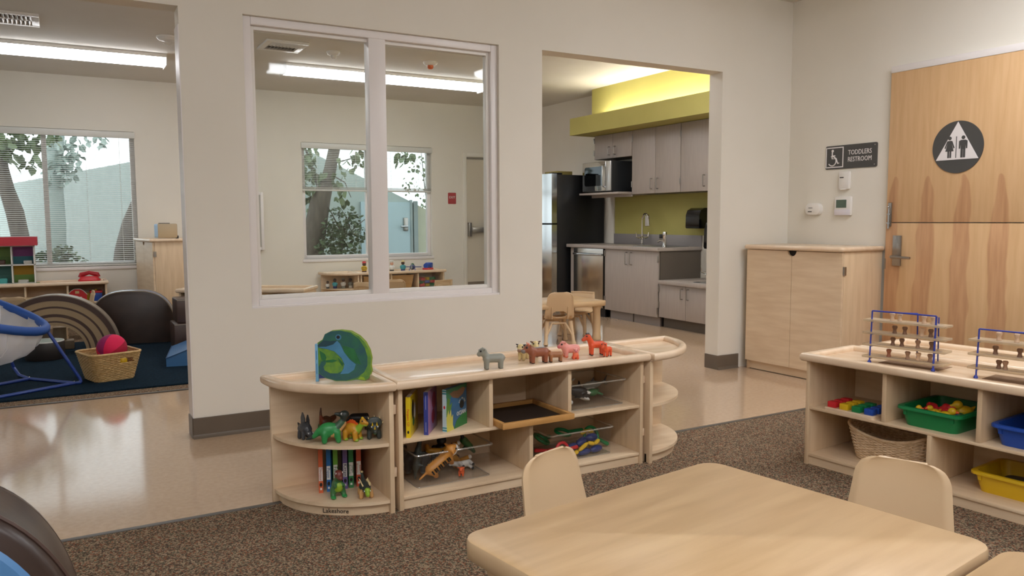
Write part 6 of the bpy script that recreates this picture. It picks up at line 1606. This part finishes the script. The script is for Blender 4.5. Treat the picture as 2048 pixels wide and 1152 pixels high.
branch(t, o, [(3.310, 11.050, 1.876), (3.591, 10.900, 1.959), (3.816, 10.800, 2.086)], [.012, .008, .004])
branch(t, o, [(3.308, 11.050, 1.771), (3.478, 10.800, 1.623), (3.527, 10.700, 1.413)], [.012, .008, .004])
leaves(t, o, [((3.019, 11.100, 1.870), .20, 40), ((3.024, 11.200, 2.085), .2, 26), ((3.056, 11.000, 1.658), .18, 34), ((2.993, 11.100, 1.418), .2, 30), ((3.483, 10.800, 1.831), .16, 12), ((3.614, 10.800, 1.904), .14, 10), ((3.763, 10.800, 2.000), .12, 9), ((3.352, 10.800, 1.710), .12, 8), ((3.368, 10.600, 1.456), .13, 14), ((3.647, 10.800, 2.044), .10, 7), ((4.480, 11.200, 2.084), .14, 12), ((4.608, 11.200, 2.029), .10, 9)], M_leaf, .115, 3, droop=.9)
t, o = trunk('shrub', 'bushy shrub at the foot of the leaning tree outside', [(3.411, 10.900, 0.466), (3.457, 10.900, 0.890), (3.573, 10.900, 1.171)], [.03, .02, .012], 'shrub')
branch(t, o, [(3.457, 10.900, 0.890), (3.320, 10.900, 1.172), (3.251, 10.900, 1.297)], [.012, .008, .005])
branch(t, o, [(3.456, 10.900, 0.819), (3.680, 10.900, 1.029), (3.831, 10.900, 1.135)], [.012, .008, .005])
branch(t, o, [(3.569, 10.900, 0.994), (3.500, 10.900, 1.171), (3.444, 10.900, 1.256)], [.01, .006, .004])
leaves(t, o, [((3.294, 10.900, 0.997), .17, 120), ((3.585, 10.900, 1.065), .18, 130), ((3.459, 10.800, 0.786), .25, 260), ((3.208, 10.800, 0.756), .2, 170), ((3.729, 10.900, 0.886), .13, 50), ((3.392, 10.900, 1.214), .10, 26), ((3.920, 10.900, 0.703), .10, 24), ((4.120, 11.400, 0.873), .10, 14), ((3.611, 10.900, 1.228), .08, 12)], M_leafd, .062, 5, droop=.1)
t, o = trunk('young_tree', 'slender leafy tree against the sky at the right of the window behind the glass', [(5.831, 13.200, 0.369), (5.801, 13.200, 1.095), (5.731, 13.200, 1.634), (5.663, 13.200, 2.344)], [.015, .012, .01, .005])
leaves(t, o, [((5.619, 13.200, 1.944), .30, 34), ((5.518, 13.200, 1.702), .22, 24), ((5.787, 13.200, 1.455), .16, 30), ((5.719, 13.200, 2.169), .2, 18)], M_leaf, .075, 8)
t, o = trunk('curved_tree', 'tree with a curving trunk outside the left far window', [(-0.454, 11.600, 0.368), (-0.440, 11.600, 0.868), (-0.487, 11.600, 1.210), (-0.557, 11.600, 1.486), (-0.595, 11.600, 1.760), (-0.607, 11.700, 2.041), (-0.628, 11.800, 2.356)], [.10, .10, .10, .085, .07, .06, .05])
leaves(t, o, [((-0.509, 11.400, 2.128), .20, 34), ((-0.340, 11.400, 2.112), .18, 26), ((-0.185, 11.400, 2.071), .12, 14), ((-0.561, 11.500, 1.906), .14, 18), ((-0.367, 11.300, 1.809), .12, 8), ((-0.223, 11.300, 1.892), .10, 7), ((-0.039, 11.400, 2.132), .10, 10)], M_leaf, .125, 11, droop=.8)
t, o = trunk('tree_shadow', 'broad pale grey tree-shaped shadow stand-in behind the blind slats in the middle of the left far window', [(-0.074, 13.600, 0.222), (-0.049, 13.600, 1.044), (-0.050, 13.600, 1.562), (-0.043, 13.600, 2.003), (0.013, 13.700, 2.380)], [.11, .12, .11, .12, .10])
t.children[0].data.materials[0] = pm('shadow_bark', '#9daca7', '#92a29c', ns=6, rough=.95)  # wall-toned grey, so the tree stands in for a cast shadow
leaves(t, o, [((0.108, 13.500, 1.928), .2, 40), ((0.037, 13.500, 1.780), .2, 34), ((0.170, 13.500, 2.150), .16, 24), ((0.340, 13.500, 2.304), .12, 14), ((0.573, 13.500, 2.330), .12, 14), ((0.029, 13.500, 2.144), .2, 30)], pm('shadow_leaf', '#9fb0a8', rough=.6), .12, 12)
t, o = trunk('bare_tree', 'dark leaning trunk at the right edge of the left far window', [(0.676, 11.200, 0.475), (0.709, 11.200, 0.730), (0.780, 11.200, 1.048), (0.885, 11.200, 1.335), (1.060, 11.200, 1.753)], [.14, .13, .11, .09, .08])
t, o = trunk('shrub', 'low shrub outside the left far window', [(-0.007, 11.300, 0.494), (0.003, 11.300, 0.711)], [.02, .012], 'shrub')
leaves(t, o, [((-0.023, 11.200, 0.728), .13, 60), ((-0.134, 11.200, 0.638), .12, 44), ((0.081, 11.200, 0.657), .11, 40), ((0.215, 11.200, 0.604), .06, 14), ((-0.238, 11.200, 0.660), .09, 24)], M_leafd, .07, 14, droop=.1)
